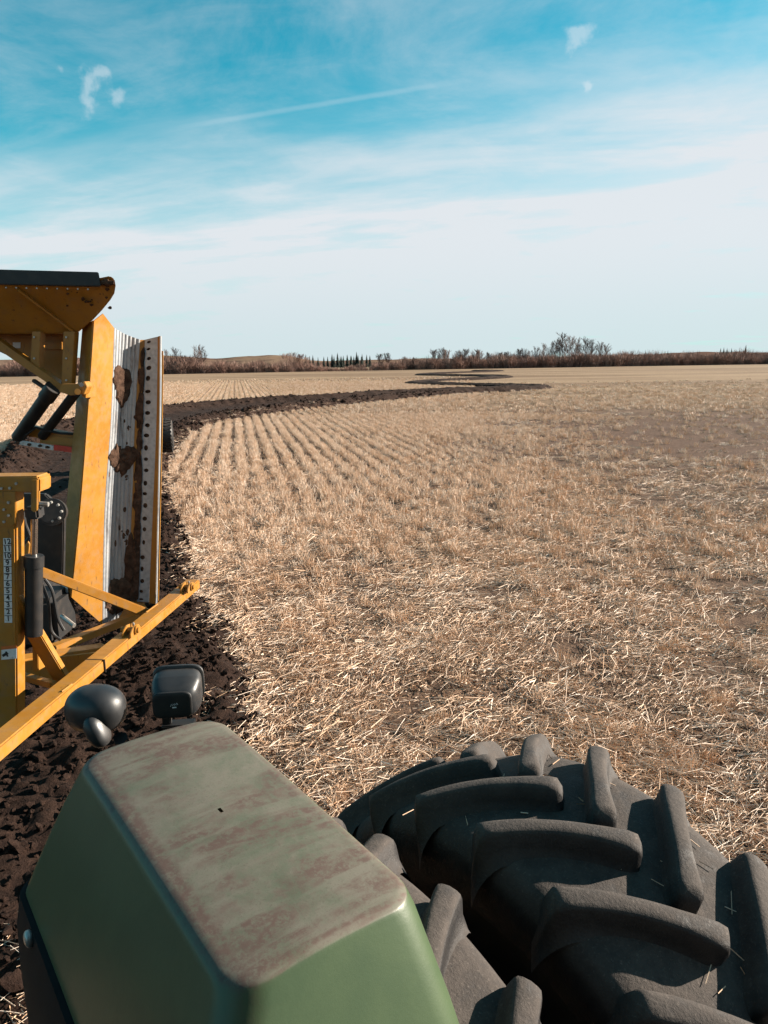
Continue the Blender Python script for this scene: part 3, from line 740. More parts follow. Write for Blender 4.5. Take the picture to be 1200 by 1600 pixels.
def tyre_mesh():
    pr = catmull(prof, 4); rows = []
    for t in np.linspace(0, 2*math.pi, 132, endpoint=False): rows.append([Vector((a, r_*math.sin(t), r_*math.cos(t))) for a, r_ in pr])
    rows.append(rows[0])
    bm = bm_grid(rows); bmesh.ops.remove_doubles(bm, verts=bm.verts, dist=1e-5); return mesh_of(bm, 60)
def lug_mesh(side, dphi):
    """moulded bar from the nose near the centre line, sweeping back to the shoulder"""
    rows = []; N = 16
    S = [0, .018, .05, .10] + list(np.linspace(.16, .9, N)) + [.95, 1.0, 1.035, 1.06]
    for s in S:
        a = side*(-.012 + .315*min(s, 1.0) + (0 if s <= 1 else (s-1)*.25)); 
        ss = min(s, 1.06); ph = dphi*(1.22*ss - .22*ss**2)*1.0
        # direction of centre line
        da = .315; dy = dphi*(1.22-.44*ss)*TR; Ld = math.hypot(da, dy); ta, ty = side*da/Ld, dy/Ld; na, ny = -ty, ta    # normal in unrolled (a, y)
        wt = .037 - .010*min(s/.3, 1) + .008*max(0, (s-.55)/.5); wb = wt + .026 + .012*max(0, (s-.5)/.5)
        aa = min(abs(a), .318); rt = crown(min(abs(a), .305)); rb = base_r(aa) - .012
        endf = 1.0
        if s < .10: endf = [.0, .70, .97, 1.0][S.index(s)]; 
        if s > 1.0: endf = 1 - ((s-1)/.06)**2*.85
        rt = rb + (rt-rb)*endf
        if s < .10: k = [.60, .74, .90, 1][S.index(s)]; wt *= k; wb *= k
        h = rt-rb
        sec = [(-wb, 0), (-wb+.014, .13), (-wt-.006, .46), (-wt, .86), (-wt+.006, .965), (-wt+.016, 1.0), (0, 1.012), (wt-.016, 1.0), (wt-.006, .965), (wt, .86), (wt+.006, .46), (wb-.014, .13), (wb, 0)]
        row = []
        for o_, hf in sec:
            ao = a + na*o_; yo = ph*TR + ny*o_; r_ = rb + h*hf - (.0 if abs(ao) < .30 else (abs(ao)-.30)*.6)
            t = yo/TR; row.append(Vector((ao, r_*math.sin(t), r_*math.cos(t))))
        rows.append(row)
    bm = bm_grid(rows); bm.verts.ensure_lookup_table(); n = len(rows[0])
    bm.faces.new(bm.verts[:n]); bm.faces.new(bm.verts[-n:])
    return mesh_of(bm, 62)
TY = tyre_mesh(); LUGL = lug_mesh(-1, .315); LUGR = lug_mesh(1, .285)
rimprof = [(.20, .60), (.235, .612), (.245, .625), (.225, .60), (.19, .565), (.10, .545), (.06, .40), (.05, .18), (.05, .02)]
def rim_mesh():
    rows = []
    for t in np.linspace(0, 2*math.pi, 48, endpoint=False): rows.append([Vector((a, r_*math.sin(t), r_*math.cos(t))) for a, r_ in [(-.20, .60), (-.245, .625), (-.225, .60), (-.19, .565)] + rimprof[::-1][3:][::-1][:0] + rimprof[::-1]])
    rows.append(rows[0]); bm = bm_grid(rows); bmesh.ops.remove_doubles(bm, verts=bm.verts, dist=1e-5); return mesh_of(bm, 40)
RIM = rim_mesh(); M_RIM = flat('rim_paint', (.02, .02, .02), .5)
NL = 22; DP = 2*math.pi/NL
def wheel(off, phL, phR, label):
    t = obj('tyre', TY, M_RUB, tractor); t.location = (off, 0, TR); t['label'] = label
    for side, me, ph in ((-1, LUGL, phL), (1, LUGR, phR)):
        for k in range(NL):
            l = obj('tread_lug', me, M_RUB, t); l.rotation_euler = (-(ph - k*DP), 0, 0)
    r = obj('rim', RIM, M_RIM, t)
wheel(0, .28, .113, 'outer dual tyre with tall dusty lugs')
wheel(-.806, .05, .165-.264, 'inner dual tyre under the green fender')
st_v, st_f, st_t = [], [], []
for k in range(46):
    a = random.uniform(-.27, .27); t_ = random.uniform(-.75, .55); r_ = base_r(a)+.006; p = Vector((a, r_*math.sin(t_), TR + r_*math.cos(t_)))
    tang = Vector((0, math.cos(t_), -math.sin(t_))); d_ = tang*random.gauss(0, 1) + Vector((random.gauss(0, 1), 0, 0)); blade(st_v, st_f, st_t, p, d_, random.uniform(.015, .07), .003, random.uniform(.4, 1))
sm = proto('stuck_straw', st_v, st_f, M_STRAW, st_t); COL.objects.link(sm); sm.parent = tractor; sm['kind'] = 'stuff'
obj('axle', bm_cyl((-2.9, 0, TR), (.06, 0, TR), .085, n=24), M_BLACK, tractor)
obj('rear_housing', bm_box((-2.0, -.3, .95), (.62, 1.5, .75), bv=.05), M_BLACK, tractor)
obj('drawbar', bm_bar((-2.0, .3, .55), (-2.0, 1.25, .52), .14, .06), M_BLACK, tractor)

# cab round the operator's seat, unseen; console, roof, dark glass shaped to shade fender
obj('cab_body', bm_box((-2.10, -1.2, 1.45), (1.34, 2.3, 1.15), bv=.06), M_BLACK, tractor)
obj('side_console', bm_box((-1.62, -1.55, 2.25), (.36, 1.5, .48), bv=.05), M_BLACK, tractor)
obj('cab_roof', bm_box((-2.0, -1.56, 3.72), (1.72, 1.92, .26), bv=.08), M_GREEN2, tractor)
obj('side_window', bm_box((-2.80, -1.65, 2.8), (.012, 1.50, 1.6), bv=0), M_TINT, tractor)
obj('front_window', bm_box((-2.03, -2.44, 3.1), (1.42, .012, .95), bv=0), M_TINT, tractor)
for a_p, t_p in ((-1.24, -1.62), (-1.30, -2.42), (-2.78, -2.42), (-2.80, -.86)):
    obj('cab_pillar', bm_box((a_p, t_p, 2.8), (.07, .09, 1.7), bv=.015), M_BLACK, tractor)
obj('front_panel', bm_box((-2.03, -2.42, 2.3), (1.4, .06, .7), bv=.02), M_BLACK, tractor)
obj('seat', bm_box((-2.05, -1.35, 2.2), (.52, .5, .14), bv=.05), M_BLACK, tractor)
obj('seat_back', bm_box((-2.05, -1.02, 2.55), (.48, .12, .65), bv=.05), M_BLACK, tractor)
# fender
def rect_loop(z, a0, a1, t0, t1, rc, n=8, skew=0):
    """rounded rectangle loop"""
    P = []
    for (cx_, cy_, s0) in ((a1-rc, t1-rc, 0), (a0+rc, t1-rc, 90), (a0+rc, t0+rc, 180), (a1-rc, t0+rc, 270)):
        for k in range(n+1):
            t = R(s0 + 90*k/n); P.append(Vector((cx_+rc*math.cos(t), cy_+rc*math.sin(t), z)))
    Q = []
    for i, p in enumerate(P):
        Q.append(p)
        if i % (n+1) == n:
            q = P[(i+1) % len(P)]; Q += [p.lerp(q, k/9) for k in range(1, 9)]
    return Q
def zt(p):   # slight fall of the top to the rear and a soft crown
    return .0 - .012*max(0, (p.y-.15)/.55)**2 + .012*(1-((p.x+.93)/.2)**2)
loops = []
ctr = Vector((-.93, .22, 2.1))
for sc_ in (.02, .25, .5, .72, .88, .96):
    L_ = rect_loop(2.1, -1.125, -.728, -.265, .705, .075)
    loops.append([ctr + (p-ctr)*sc_ for p in L_])
def ring(z, a0, a1, t0, t1, rc): loops.append(rect_loop(z, a0, a1, t0, t1, rc))
for L_ in loops:
    for p in L_: p.z = 2.098 + zt(p)
r0_ = rect_loop(2.1, -1.125, -.728, -.265, .705, .075)
for p in r0_: p.z = 2.098 + zt(p) - .004
loops.append(r0_)
for dz_, e_in, e_out, e_f, e_r in ((.004, .0045, .003, .004, .004), (.010, .0085, .005, .0075, .007), (.018, .0125, .007, .0125, .010), (.03, .018, .010, .020, .015), (.09, .050, .016, .055, .030), (.18, .090, .024, .110, .055), (.28, .130, .030, .165, .085), (.36, .158, .032, .200, .11)):
    L_ = rect_loop(2.1, -1.125-e_in, -.728+e_out, -.265-e_f, .705+e_r, .078)
    for p in L_:
        q = Vector((min(max(p.x, -1.125), -.728), min(max(p.y, -.265), .705), 0)); p.z = 2.094 + zt(q) - dz_
    loops.append(L_)
fender = obj('fender', bm_grid(loops, 0, True), M_GREEN, tractor, ang=70)
# near extension of the fender down towards the cab, and the inside trim
L2 = []
for dz_, e_in, e_out, e_f, e_r in ((.362, .150, .004, .192, .10), (.365, .172, .0, .205, .12), (.46, .186, .0, .225, .135), (.60, .190, .0, .26, .14), (.80, .190, .0, .30, .12)):
    L_ = rect_loop(2.1, -1.125-e_in, -.728+e_out, -.265-e_f, .705+e_r, .078)
    for p in L_:
        q = Vector((min(max(p.x, -1.125), -.728), min(max(p.y, -.265), .705), 0)); p.z = 2.094 + zt(q) - dz_
    L2.append(L_)
# only the inner, front and rear sides hang down; the outer side stays open over the tyre
trim = bm_grid(L2, 0, True)
bmesh.ops.delete(trim, geom=[f for f in trim.faces if f.calc_center_median().x > -.95], context='FACES')
M_TRIM = flat('matt_black_trim', (.008, .008, .009), .85); M_TRIM.node_tree.nodes['Principled BSDF'].inputs['Specular IOR Level'].default_value = .15
obj('side_trim', trim, M_TRIM, fender, ang=50)
for t_, z_ in ((.60, 1.70), (.34, 1.60), (.12, 1.60)):
    b = obj('trim_bolt', bm_super((.012, .02, .02), .8, 8), M_BOLT, fender); b.location = (-1.306, t_, z_)
obj('rivet', xform(bm_super((.005, .005, .003), 1, 6), Matrix.Translation((-.80, .62, 2.088))), M_BLACK, fender)

# work lamps behind the fender
def squash_r(v):
    k = 1 - .22*max(0, (v.y))/.07; return Vector((v.x*k, v.y, v.z*k))
def lamp(center, rz, kind):
    c = loc(center)
    LS = .80 if kind == 0 else .84
    def T(bm): return xform(bm, Matrix.Translation(c) @ Matrix.Rotation(rz, 4, 'Z') @ Matrix.Scale(LS, 4))
    if kind == 0:
        h = obj('work_lamp', T(bm_super((.098, .075, .074), .42, 26, lambda v: Vector((v.x*(1-.16*max(0, -v.y)/.075), v.y, v.z*(1-.20*max(0, -v.y)/.075)+.018*v.y/.075)))), M_PLAS, tractor, ang=80)
        obj('lamp_rim', T(bm_super((.103, .010, .079), .42, 20, lambda v: v + Vector((0, .066, .017)))), M_PLAS, h, ang=60)
        obj('lens', T(bm_super((.088, .012, .064), .42, 16, lambda v: v + Vector((0, .074, .017)))), M_WHITE, h, ang=60)
        obj('back_plate', T(bm_super((.076, .007, .054), .34, 16, lambda v: v + Vector((-.006, -.070, -.014)))), M_BLACK, h, ang=60)
        pts_ = [Vector((-.012+.0035*i, -.0775, -.012+.004*(1 if i % 2 else -1)*(1 if i else 1.4)+.0006*i)) for i in range(9)]
        obj('maker_mark', T(bm_tube(pts_, .0011, 5)), M_WHITE, h); obj('maker_mark', T(bm_box((.002, -.0772, -.022), (.016, .001, .005), bv=0)), M_WHITE, h)
        obj('bracket', merge(T(bm_box((-.045, 0, -.095), (.035, .03, .07))), T(bm_box((.0, 0, -.13), (.13, .06, .012)))), M_BLACK, h)
        obj('bracket_arm', bm_bar(c + Vector((0, 0, -.13)), Vector((-.87, .72, 1.80)), .03, .03), M_BLACK, h)
    else:
        h = obj('work_lamp', T(bm_super((.112, .085, .090), .85, 26, lambda v: Vector((v.x, v.y*(1 if v.y > 0 else 1.0), v.z*(1 if v.z > 0 else .95))))), M_PLAS, tractor, ang=80)
        obj('lens', T(bm_super((.085, .02, .065), .7, 16, lambda v: v + Vector((-.02, .068, 0)))), M_WHITE, h, ang=60)
        k_ = obj('knuckle', T(xform(bm_super((.034, .045, .062), .8, 16), Matrix.Translation((.045, -.075, -.045)) @ Matrix.Rotation(R(-25), 4, 'Y'))), M_PLAS, h, ang=60)
        obj('bracket_arm', bm_tube([c + Vector((.05, -.06, -.09)), c + Vector((.08, -.02, -.16)), Vector((-1.0, .74, 1.84))], .022, 10), M_BLACK, h)
lamp(W(276, 1084, 2.22), R(-36)+R(6), 0)
lamp(W(150, 1108, 2.14), R(-36)+R(-10), 1)

# ------------------------------------------------------------------ ditcher
ditcher = empty('ditching_machine', (-3.3, 6.6, 0))
tag(ditcher, 'yellow towed ditching machine with tall galvanised discharge chute caked in mud', 'ditcher')
DM = Matrix.Translation((3.3, -6.6, 0))
def dob(name, bm, m, parent=None, kind=None, ang=35):
    me = mesh_of(bm, ang) if isinstance(bm, bmesh.types.BMesh) else bm
    me.transform(DM); return obj(name, me, m, parent or ditcher, kind)
# chute: vertical lines in the photograph with a distance each; (top, .. bottom)
def line(pts, Y): return [W(px, py, Y if not isinstance(Y, tuple) else Y[0]+(Y[1]-Y[0])*i/(len(pts)-1)) for i, (px, py) in enumerate(pts)]
Lw0 = line([(130, 512), (118, 655), (104, 800), (94, 934)], 7.16)
Lw1 = line([(146, 501), (136, 650), (124, 800), (111, 933)], 7.00)
Lw2 = line([(177, 512), (172, 655), (162, 800), (159, 975)], 7.34)
Lw3 = line([(219, 531), (211, 655), (206, 800), (197, 972)], 7.58)
Lw4 = line([(226, 531), (222, 655), (219, 800), (214, 940)], 7.61)
Lw5 = line([(247, 526), (245, 655), (239, 800), (233, 941)], 7.59)
Lw6 = line([(250, 525), (249, 655), (246, 800), (243, 944)], 7.58)
def smooth(l, n=26): return [Vector(p) for p in catmull(l, n//3)]
l0, l1, l2, l3, l4, l5, l6 = [smooth(l) for l in (Lw0, Lw1, Lw2, Lw3, Lw4, Lw5, Lw6)]
NV = len(l0)
tip_ = W(160, 490, 7.10)
# side return
dob('chute_side_plate', bm_grid([[a.lerp(b, t) for t in (0, .5, 1)] for a, b in zip(l0, l1)], .008), M_YEL)
# front face: one extra column so that the top rises to its tip
ff = []
for i, (a, b) in enumerate(zip(l1, l2)):
    row = [a.lerp(b, t) for t in (0, .2, .45, .7, 1)]
    if i == 0: row[1] = tip_.lerp(a, .3); row[2] = Vector(tip_); row[3] = tip_.lerp(b, .45)
    ff.append(row)
chute_face = dob('chute_face', bm_grid(ff, .008), M_YEL)
def trough(i, u, rib=True):
    """point on the curved liner, u from the front face to the yellow strip"""
    a, b = l2[i], l3[i]; p = a.lerp(b, u); dx = (b-a)
    bow = math.sin(u*math.pi)*.045; n = Vector((dx.y, -dx.x, 0)).normalized()    # towards the camera's right
    p = p - n*bow*.9
    if rib: p = p + n*(.011*abs(math.sin(u*math.pi*8))**.7)
    return p
liner = dob('chute_liner', bm_grid([[trough(i, u) for u in np.linspace(0, 1, 71)] for i in range(NV)], .004), M_GALV, ang=50)
dob('wear_strip', bm_grid([[a.lerp(b, t) + Vector((0, -.004, 0)) for t in (-.1, .5, 1.0)] for a, b in zip(l3, l4)], .006), M_YEL)
# perforated angle: cells with a real hole each
bm = bmesh.new(); NH = 24
def strip(v, u):
    f_ = v*(NV-1); i = min(int(f_), NV-2); t = f_-i; return l4[i].lerp(l4[i+1], t).lerp(l5[i].lerp(l5[i+1], t), u)
for k in range(NH):
    v0, v1 = k/NH, (k+1)/NH; vc = (v0+v1)/2 + random.uniform(-.004, .004); uc = .36+random.uniform(-.04, .04); ru, rv = random.uniform(.13, .20), (v1-v0)*random.uniform(.14, .24)
    K = 16; hole = [bm.verts.new(strip(vc+rv*math.sin(t), uc+ru*math.cos(t))) for t in np.linspace(0, 2*math.pi, K, endpoint=False)]
    sq = []
    for t in np.linspace(0, 2*math.pi, K, endpoint=False):
        c_, s_ = math.cos(t), math.sin(t); m_ = max(abs(c_), abs(s_)); cu, cv = c_/m_, s_/m_
        sq.append(bm.verts.new(strip((v0+v1)/2+(v1-v0)/2*cv, .5+.5*cu)))
    for j in range(K): bm.faces.new((hole[j], hole[(j+1) % K], sq[(j+1) % K], sq[j]))
bmesh.ops.remove_doubles(bm, verts=bm.verts, dist=.0005)
bmesh.ops.recalc_face_normals(bm, faces=bm.faces); bmesh.ops.solidify(bm, geom=bm.faces[:], thickness=.006)
dob('perforated_strip', bm, M_GALV_SHADE)
dob('strip_backing', bm_grid([[a.lerp(b, t) + Vector((-.012, .03, 0)) for t in (0, 1)] for a, b in zip(l4, l5)], .004), M_MUD)
dob('edge_flange', bm_grid([[a.lerp(b, t) + Vector((.002, -.004, 0)) for t in (0, 1)] for a, b in zip(l5, l6)], .006), M_YEL)
dob('edge_lip', bm_grid([[a + Vector((.0, -.004, 0)), a + Vector((.006, .0, 0)), a + Vector((.004, .03, 0))] for a in l6], .005), M_GALV)
dob('chute_back', bm_grid([[a + Vector((-.06, .16, 0)), a.lerp(b, .45) + Vector((-.06, .34, 0)), b + Vector((0, .12, 0))] for a, b in list(zip(l2, l6))[2:]], .008), M_YEL)
# lower lip of the chute
dob('chute_lip', bm_prism([W(180, 975, 7.40), W(200, 940, 7.55), W(222, 944, 7.5), (W(236, 962, 7.45)), W(225, 968, 7.4), W(196, 979, 7.36)], (0.01, .03, 0), .003), M_YEL)
dob('warning_decal', bm_prism([Lw0[3].lerp(Lw1[3], t)+Vector((-.008, -.012, z)) for t, z in ((.15, .02), (.9, .02), (.9, .13), (.15, .13))], (0, .002, 0), 0), M_WHITE)
# ---- caked mud
def mud_patch(fn, uc, vc, ru, rv, seed, th=.016, n=22):
    bm = bmesh.new(); R0 = []
    for k in range(n):
        t = 2*math.pi*k/n; q = 1+.5*noise.noise(Vector((math.cos(t)*1.3+seed*3.3, math.sin(t)*1.3, seed)))+.32*noise.noise(Vector((math.cos(t)*4, math.sin(t)*4, seed*1.7))); R0.append((math.cos(t)*ru*q, math.sin(t)*rv*q))
    cen = None; rr = []
    for f_, h in ((1.0, -.002), (.93, .55), (.72, .95), (.4, 1.0)):
        rr.append([bm.verts.new(fn(uc+a*f_, vc+b*f_, th*h*(1+.6*noise.noise(Vector((a*30, b*60, seed)))))) for a, b in R0])
    for r1, r2 in zip(rr, rr[1:]):
        for k in range(n): bm.faces.new((r1[k], r1[(k+1) % n], r2[(k+1) % n], r2[k]))
    bm.faces.new(rr[-1]); return bm
def on_liner(u, v, h):
    u = min(max(u, -.25), 1.35); f_ = min(max(v, 0), .999)*(NV-1); i = int(f_); t = f_-i
    if u < 0: p = l1[i].lerp(l2[i], 1+u*1.2).lerp(l1[i+1].lerp(l2[i+1], 1+u*1.2), t)
    elif u > 1: p = l3[i].lerp(l4[i], (u-1)*3).lerp(l3[i+1].lerp(l4[i+1], (u-1)*3), t)
    else: p = trough(i, u, False).lerp(trough(i+1, u, False), t)
    return p + Vector((.62, -.78, 0))*(h+.007)
def on_face(u, v, h):
    f_ = min(max(v, 0), .999)*(NV-1); i = int(f_); t = f_-i; p = l1[i].lerp(l2[i], u).lerp(l1[i+1].lerp(l2[i+1], u), t); return p + Vector((.80, -.6, 0))*(h+.001)
def vv(py): return (py-520)/(955-520)
for k, (uc, py, ru, rv) in enumerate([(.42, 607, .40, 22), (.52, 628, .28, 16), (.42, 725, .36, 18), (.62, 740, .25, 16), (.86, 722, .36, 16), (.75, 910, .52, 24), (.45, 922, .30, 12), (1.02, 868, .22, 30)]):
    dob('mud_patch', mud_patch(on_liner, uc, vv(py), ru, rv/435, k+1, .030), M_MUD, liner)
for k, py in enumerate((560, 600, 655, 700, 748, 792, 838, 880, 918)):
    dob('mud_streak', mud_patch(on_liner, 1.22, vv(py), .15+.05*(k % 3), (20+7*(k % 3))/435, 40+k, .020), M_MUD, liner)
sp_ = None
for k in range(26):
    u = random.choice([random.uniform(.15, .95), random.uniform(.6, 1.0)]); py = random.uniform(640, 940); s = random.uniform(.6, 1.6)
    sp_ = merge(sp_, mud_patch(on_liner, u, vv(py), .05*s, 3.2*s/435, 80+k, .008, 9))
dob('mud_spatter', sp_, M_MUD, liner, 'stuff')
sp_ = None
for k in range(75):
    py = random.choice([random.uniform(590, 960), random.uniform(760, 960)]); u = 1-abs(random.gauss(0, .33)); 
    if u < .1: continue
    s = random.uniform(.4, 1.4)*(1.5 if u > .8 else 1); sp_ = merge(sp_, mud_patch(on_face, min(u, .97), vv(py), .035*s, 3.4*s*random.uniform(.7, 2.2)/435, 120+k, .005, 8))
dob('mud_spatter', sp_, M_MUD, chute_face, 'stuff')

# ---- hood over the chute
hY = 6.62
arc = [(157, 434), (172, 431), (179, 436), (181, 447), (179, 458), (173, 468), (160, 484), (146, 499), (131, 512), (117, 521)]
hood = dob('hood', bm_prism([W(x_, y_, hY+max(0, y_-444)*.0055) for x_, y_ in [(-70, 444)] + arc + [(-70, 522)]], (-.50, 1.1, .0), .008), M_YEL)
dob('hood_rim', bm_prism([W(x_, y_, hY-.02) for x_, y_ in [(-70, 419), (154, 425), (158, 447), (-70, 443)]], (-.50, 1.1, 0), .006), M_BLACK, hood)
dob('hood_rib', bm_bar(W(28, 452, hY+.03), W(114, 517, hY+.39), .018, .05, up=(0, 1, 0), bv=.003), M_YEL, hood)
sp_ = None
def on_hood(u, v, h): p = W(u, v, hY+max(0, v-444)*.0055); return p + Vector((0, -h-.003, 0))
for k in range(22):
    s = random.uniform(.5, 1.8); sp_ = merge(sp_, mud_patch(on_hood, random.uniform(105, 174), random.uniform(436, 482), 2.2*s, 1.7*s, 220+k, .004, 8))
dob('mud_spatter', sp_, M_MUD, hood, 'stuff')
dob('mud_patch', mud_patch(on_hood, 168, 442, 11, 6, 300, .012), M_MUD, hood)
# frame below the hood
def pl(name, pts_, Y0, dY, m=M_YEL, par=None, bv=.004): return dob(name, bm_prism([W(x_, y_, Y0) for x_, y_ in pts_], (0, dY, 0), bv), m, par)
back = pl('back_plate', [(-60, 520), (108, 520), (104, 600), (92, 600), (0, 532), (-60, 490)], 7.30, .02)
pl('hood_post', [(50, 518), (64, 518), (61, 575), (47, 568)], 6.98, .10)
pl('hood_post', [(99, 518), (117, 518), (111, 610), (95, 610)], 6.98, .10)
pl('hood_brace', [(-60, 491), (-60, 507), (92, 611), (100, 611), (98, 602), (0, 533)], 6.95, .12)
pl('bolt_slot_plate', [(66, 534), (97, 534), (97, 546), (66, 546)], 7.27, .03, M_YEL, back)
pl('maker_decal', [(20, 535), (32, 535), (32, 544), (20, 544)], 7.295, .003, M_WHITE, back, 0)
pl('pivot_bracket', [(95, 600), (122, 600), (132, 596), (136, 604), (131, 616), (110, 618), (92, 612)], 6.70, .12)
dob('pivot_pin', bm_cyl(W(121, 612, 6.66), W(121, 612, 6.90), .028), M_YEL)
dob('pivot_pin', bm_cyl(W(127, 601, 6.68), W(127, 601, 6.90), .020), M_CHR)
dob('pivot_plate', bm_prism([W(x_, y_, 6.78) for x_, y_ in [(129, 598), (135, 598), (134, 622), (128, 620)]], (0, .25, 0), .003), M_YEL)
cyl1 = dob('lift_cylinder', bm_cyl(W(28, 684, 7.3), W(80, 610, 6.95), .062, n=24), M_BLACK)
dob('cylinder_cap', bm_cyl(W(72, 622, 6.98), W(84, 605, 6.93), .075, n=24), M_BLACK, cyl1)
dob('lift_cylinder', bm_cyl(W(66, 682, 7.3), W(118, 614, 6.95), .045, n=24), M_BLACK)
dob('link_rod', bm_bar(W(52, 594, 7.0), W(76, 610, 6.95), .04, .03), M_BLACK)
dob('tail_frame', bm_bar(W(45, 672, 7.4), W(128, 688, 7.3), .12, .10), M_YEL)
dob('tail_frame', bm_bar(W(66, 684, 7.36), W(120, 692, 7.26), .08, .09), M_YEL)
dob('hose', bm_tube([W(x_, y_, 7.2) for x_, y_ in [(40, 680), (56, 668), (70, 672), (95, 677), (118, 678)]], .012, 8), M_BLACK)
mk = dob('marker_board', bm_bar(W(24, 690, 7.28), W(84, 700, 7.22), .02, .045), M_WHITE)
dob('red_reflector', bm_bar(W(84.5, 699, 7.22), W(116, 703, 7.18), .02, .055), M_RED, mk)
for k in range(4): dob('mud_spot', mud_patch(lambda u, v, h: W(u, v, 7.205)+Vector((0, -h, 0)), 30+k*15+random.uniform(-3, 3), 692+k*2.3, 4, 2.4, 330+k, .004, 8), M_MUD, mk)

# ---- depth post, cylinder and drawbar frame
pY = 5.2
post = pl('depth_post', [(-22, 762), (24, 762), (26, 1000), (27, 1142), (-22, 1142)], pY, .14, bv=.012)
pl('post_plate', [(-22, 768), (24, 768), (24, 818), (19, 822), (-22, 822)], pY-.014, .013, par=post, bv=.003)
arm = pl('top_arm', [(-30, 745), (58, 744), (62, 748), (62, 769), (-30, 770)], pY-.01, .19, bv=.010)
pl('clevis', [(48, 750), (58, 750), (58, 797), (53, 801), (48, 797)], pY-.03, .02, par=arm, bv=.004)
pl('clevis', [(51, 750), (61, 750), (61, 794), (56, 797), (51, 793)], pY+.16, .02, par=arm, bv=.004)
for x_, y_ in [(26, 755.5), (16, 762.5), (3, 763), (14, 785), (7, 796), (14, 805), (7, 815)]:
    p = W(x_, y_, pY-.014); dob('bolt', bm_cyl(p, p+Vector((0, -.014, 0)), .011, n=6, bv=.002), M_BOLT, post)
# scale
sc_pl = pl('depth_scale', [(5, 841), (17, 841), (19, 973), (7, 973)], pY-.003, .002, M_WHITE, post, 0)
def text_mesh(s, size):
    cu = bpy.data.curves.new('txt', 'FONT'); cu.body = s; cu.size = size; cu.align_x = 'CENTER'; cu.align_y = 'CENTER'; cu.extrude = .0006; cu.offset = size*.016
    to = bpy.data.objects.new('txt', cu); COL.objects.link(to); dg = bpy.context.evaluated_depsgraph_get(); dg.update()
    me = bpy.data.meshes.new_from_object(to.evaluated_get(dg)); bpy.data.objects.remove(to); me.materials.clear(); return me
for k in range(12):
    num = 12-k; cy_ = 846.5+k*10.95; p = W(11+.17*k, cy_, pY-.005)
    me = text_mesh(str(num), .056); me.transform(Matrix.Translation(p) @ Matrix.Rotation(R(90), 4, 'X')); dob('scale_number', me, M_INK, sc_pl)
    if k: 
        yy = 841+k*11; dob('scale_line', bm_bar(W(5.5+.17*k, yy, pY-.005), W(17.2+.17*k, yy, pY-.005), .002, .004, bv=0), M_INK, sc_pl)
dc = pl('warning_decal', [(2, 1014), (26, 1011), (26, 1029), (2, 1031)], pY-.003, .002, M_WHITE, post, 0)
pl('decal_stripe', [(2, 1010), (26, 1008), (26, 1013), (2, 1015.5)], pY-.0035, .002, M_ORANGE, post, 0)
dob('decal_picture', merge(bm_bar(W(4, 1025, pY-.004), W(12, 1020, pY-.004), .002, .02, bv=0), bm_bar(W(9, 1018, pY-.0045), W(12, 1026, pY-.0045), .002, .012, bv=0)), M_INK, dc)
cyl = dob('depth_cylinder', bm_cyl(W(53, 992, pY+.09), W(53, 878, pY+.09), .062, n=28), M_BLACK)
dob('cylinder_head', bm_cyl(W(53, 886, pY+.09), W(53, 868, pY+.09), .070, n=28), M_BLACK, cyl)
dob('cylinder_rod', bm_cyl(W(53, 872, pY+.09), W(54, 800, pY+.09), .024, n=20), M_CHR, cyl)
dob('rod_eye', bm_box(W(54, 800, pY+.09), (.10, .12, .09), bv=.015), M_BLACK, cyl)
dob('clevis_pin', bm_cyl(W(62, 787, pY+.1), W(76, 788, pY+.1), .018, n=12), M_BOLT, cyl)
# main drawbar beam and its fittings
bz = .80
B0, B1 = G(-60, 1213, bz), G(302, 912, bz)
beam = dob('drawbar_beam', bm_bar(B0, B1, .15, .10, bv=.010), M_YEL)
dob('hitch_tongue', bm_bar(Vector((-1.86, 1.72, .60)), B0 + Vector((0, .05, -.03)), .13, .09, bv=.01), M_YEL)
bd = (B1-B0).normalized(); bx = bd.cross(Vector((0, 0, 1)))
dob('beam_joint', bm_bar(G(150, 1040, bz)-bd*.004, G(150, 1040, bz)+bd*.004, .156, .106, bv=0), M_BLACK, beam)
for x_, y_ in [(204, 990), (292, 922)]:
    c_ = G(x_, y_, bz+.05); 
    for s_ in (-1, 1): 
        lug = bm_prism([c_ + bx*s_*.035 + bd*a + Vector((0, 0, b_)) for a, b_ in [(-.10, -.005), (.10, -.005), (.10, .03), (.07, .065), (.0, .078), (-.06, .06), (-.10, .03)]], bx*.014, .003)
        dob('pin_lug', lug, M_YEL, beam)
    dob('pin', bm_cyl(c_ - bx*.08 + Vector((0, 0, .035)), c_ + bx*.08 + Vector((0, 0, .035)), .024, n=16), M_YEL, beam)
    dob('pin_collar', bm_cyl(c_ + bx*.05 + Vector((0, 0, .035)), c_ + bx*.065 + Vector((0, 0, .035)), .040, n=16), M_YEL, beam)
    dob('retaining_bolt', bm_cyl(c_ + bd*.07 + Vector((0, 0, .03)), c_ + bd*.07 + Vector((0, 0, .075)), .010, n=8), M_BOLT, beam)
dob('diagonal_brace', bm_bar(W(18, 928, 5.25), W(100, 1064, 5.62), .075, .11, up=(1, 0, .3), bv=.008), M_YEL)
dob('upper_brace', bm_bar(W(40, 884, 6.2), W(240, 962, 6.95), .09, .085, bv=.008), M_YEL)
dob('cross_member', bm_bar(W(20, 1034, 5.9), W(165, 1012, 6.6), .16, .06, bv=.006), M_YEL)
dob('cross_member', bm_bar(W(82, 1014, 6.4), W(215, 962, 7.3), .10, .07, bv=.006), M_YEL)
dob('lower_plate', bm_prism([W(x_, y_, 5.9) for x_, y_ in [(20, 1036), (150, 1020), (120, 1058), (20, 1068)]], (0, .03, 0), .004), M_YEL)
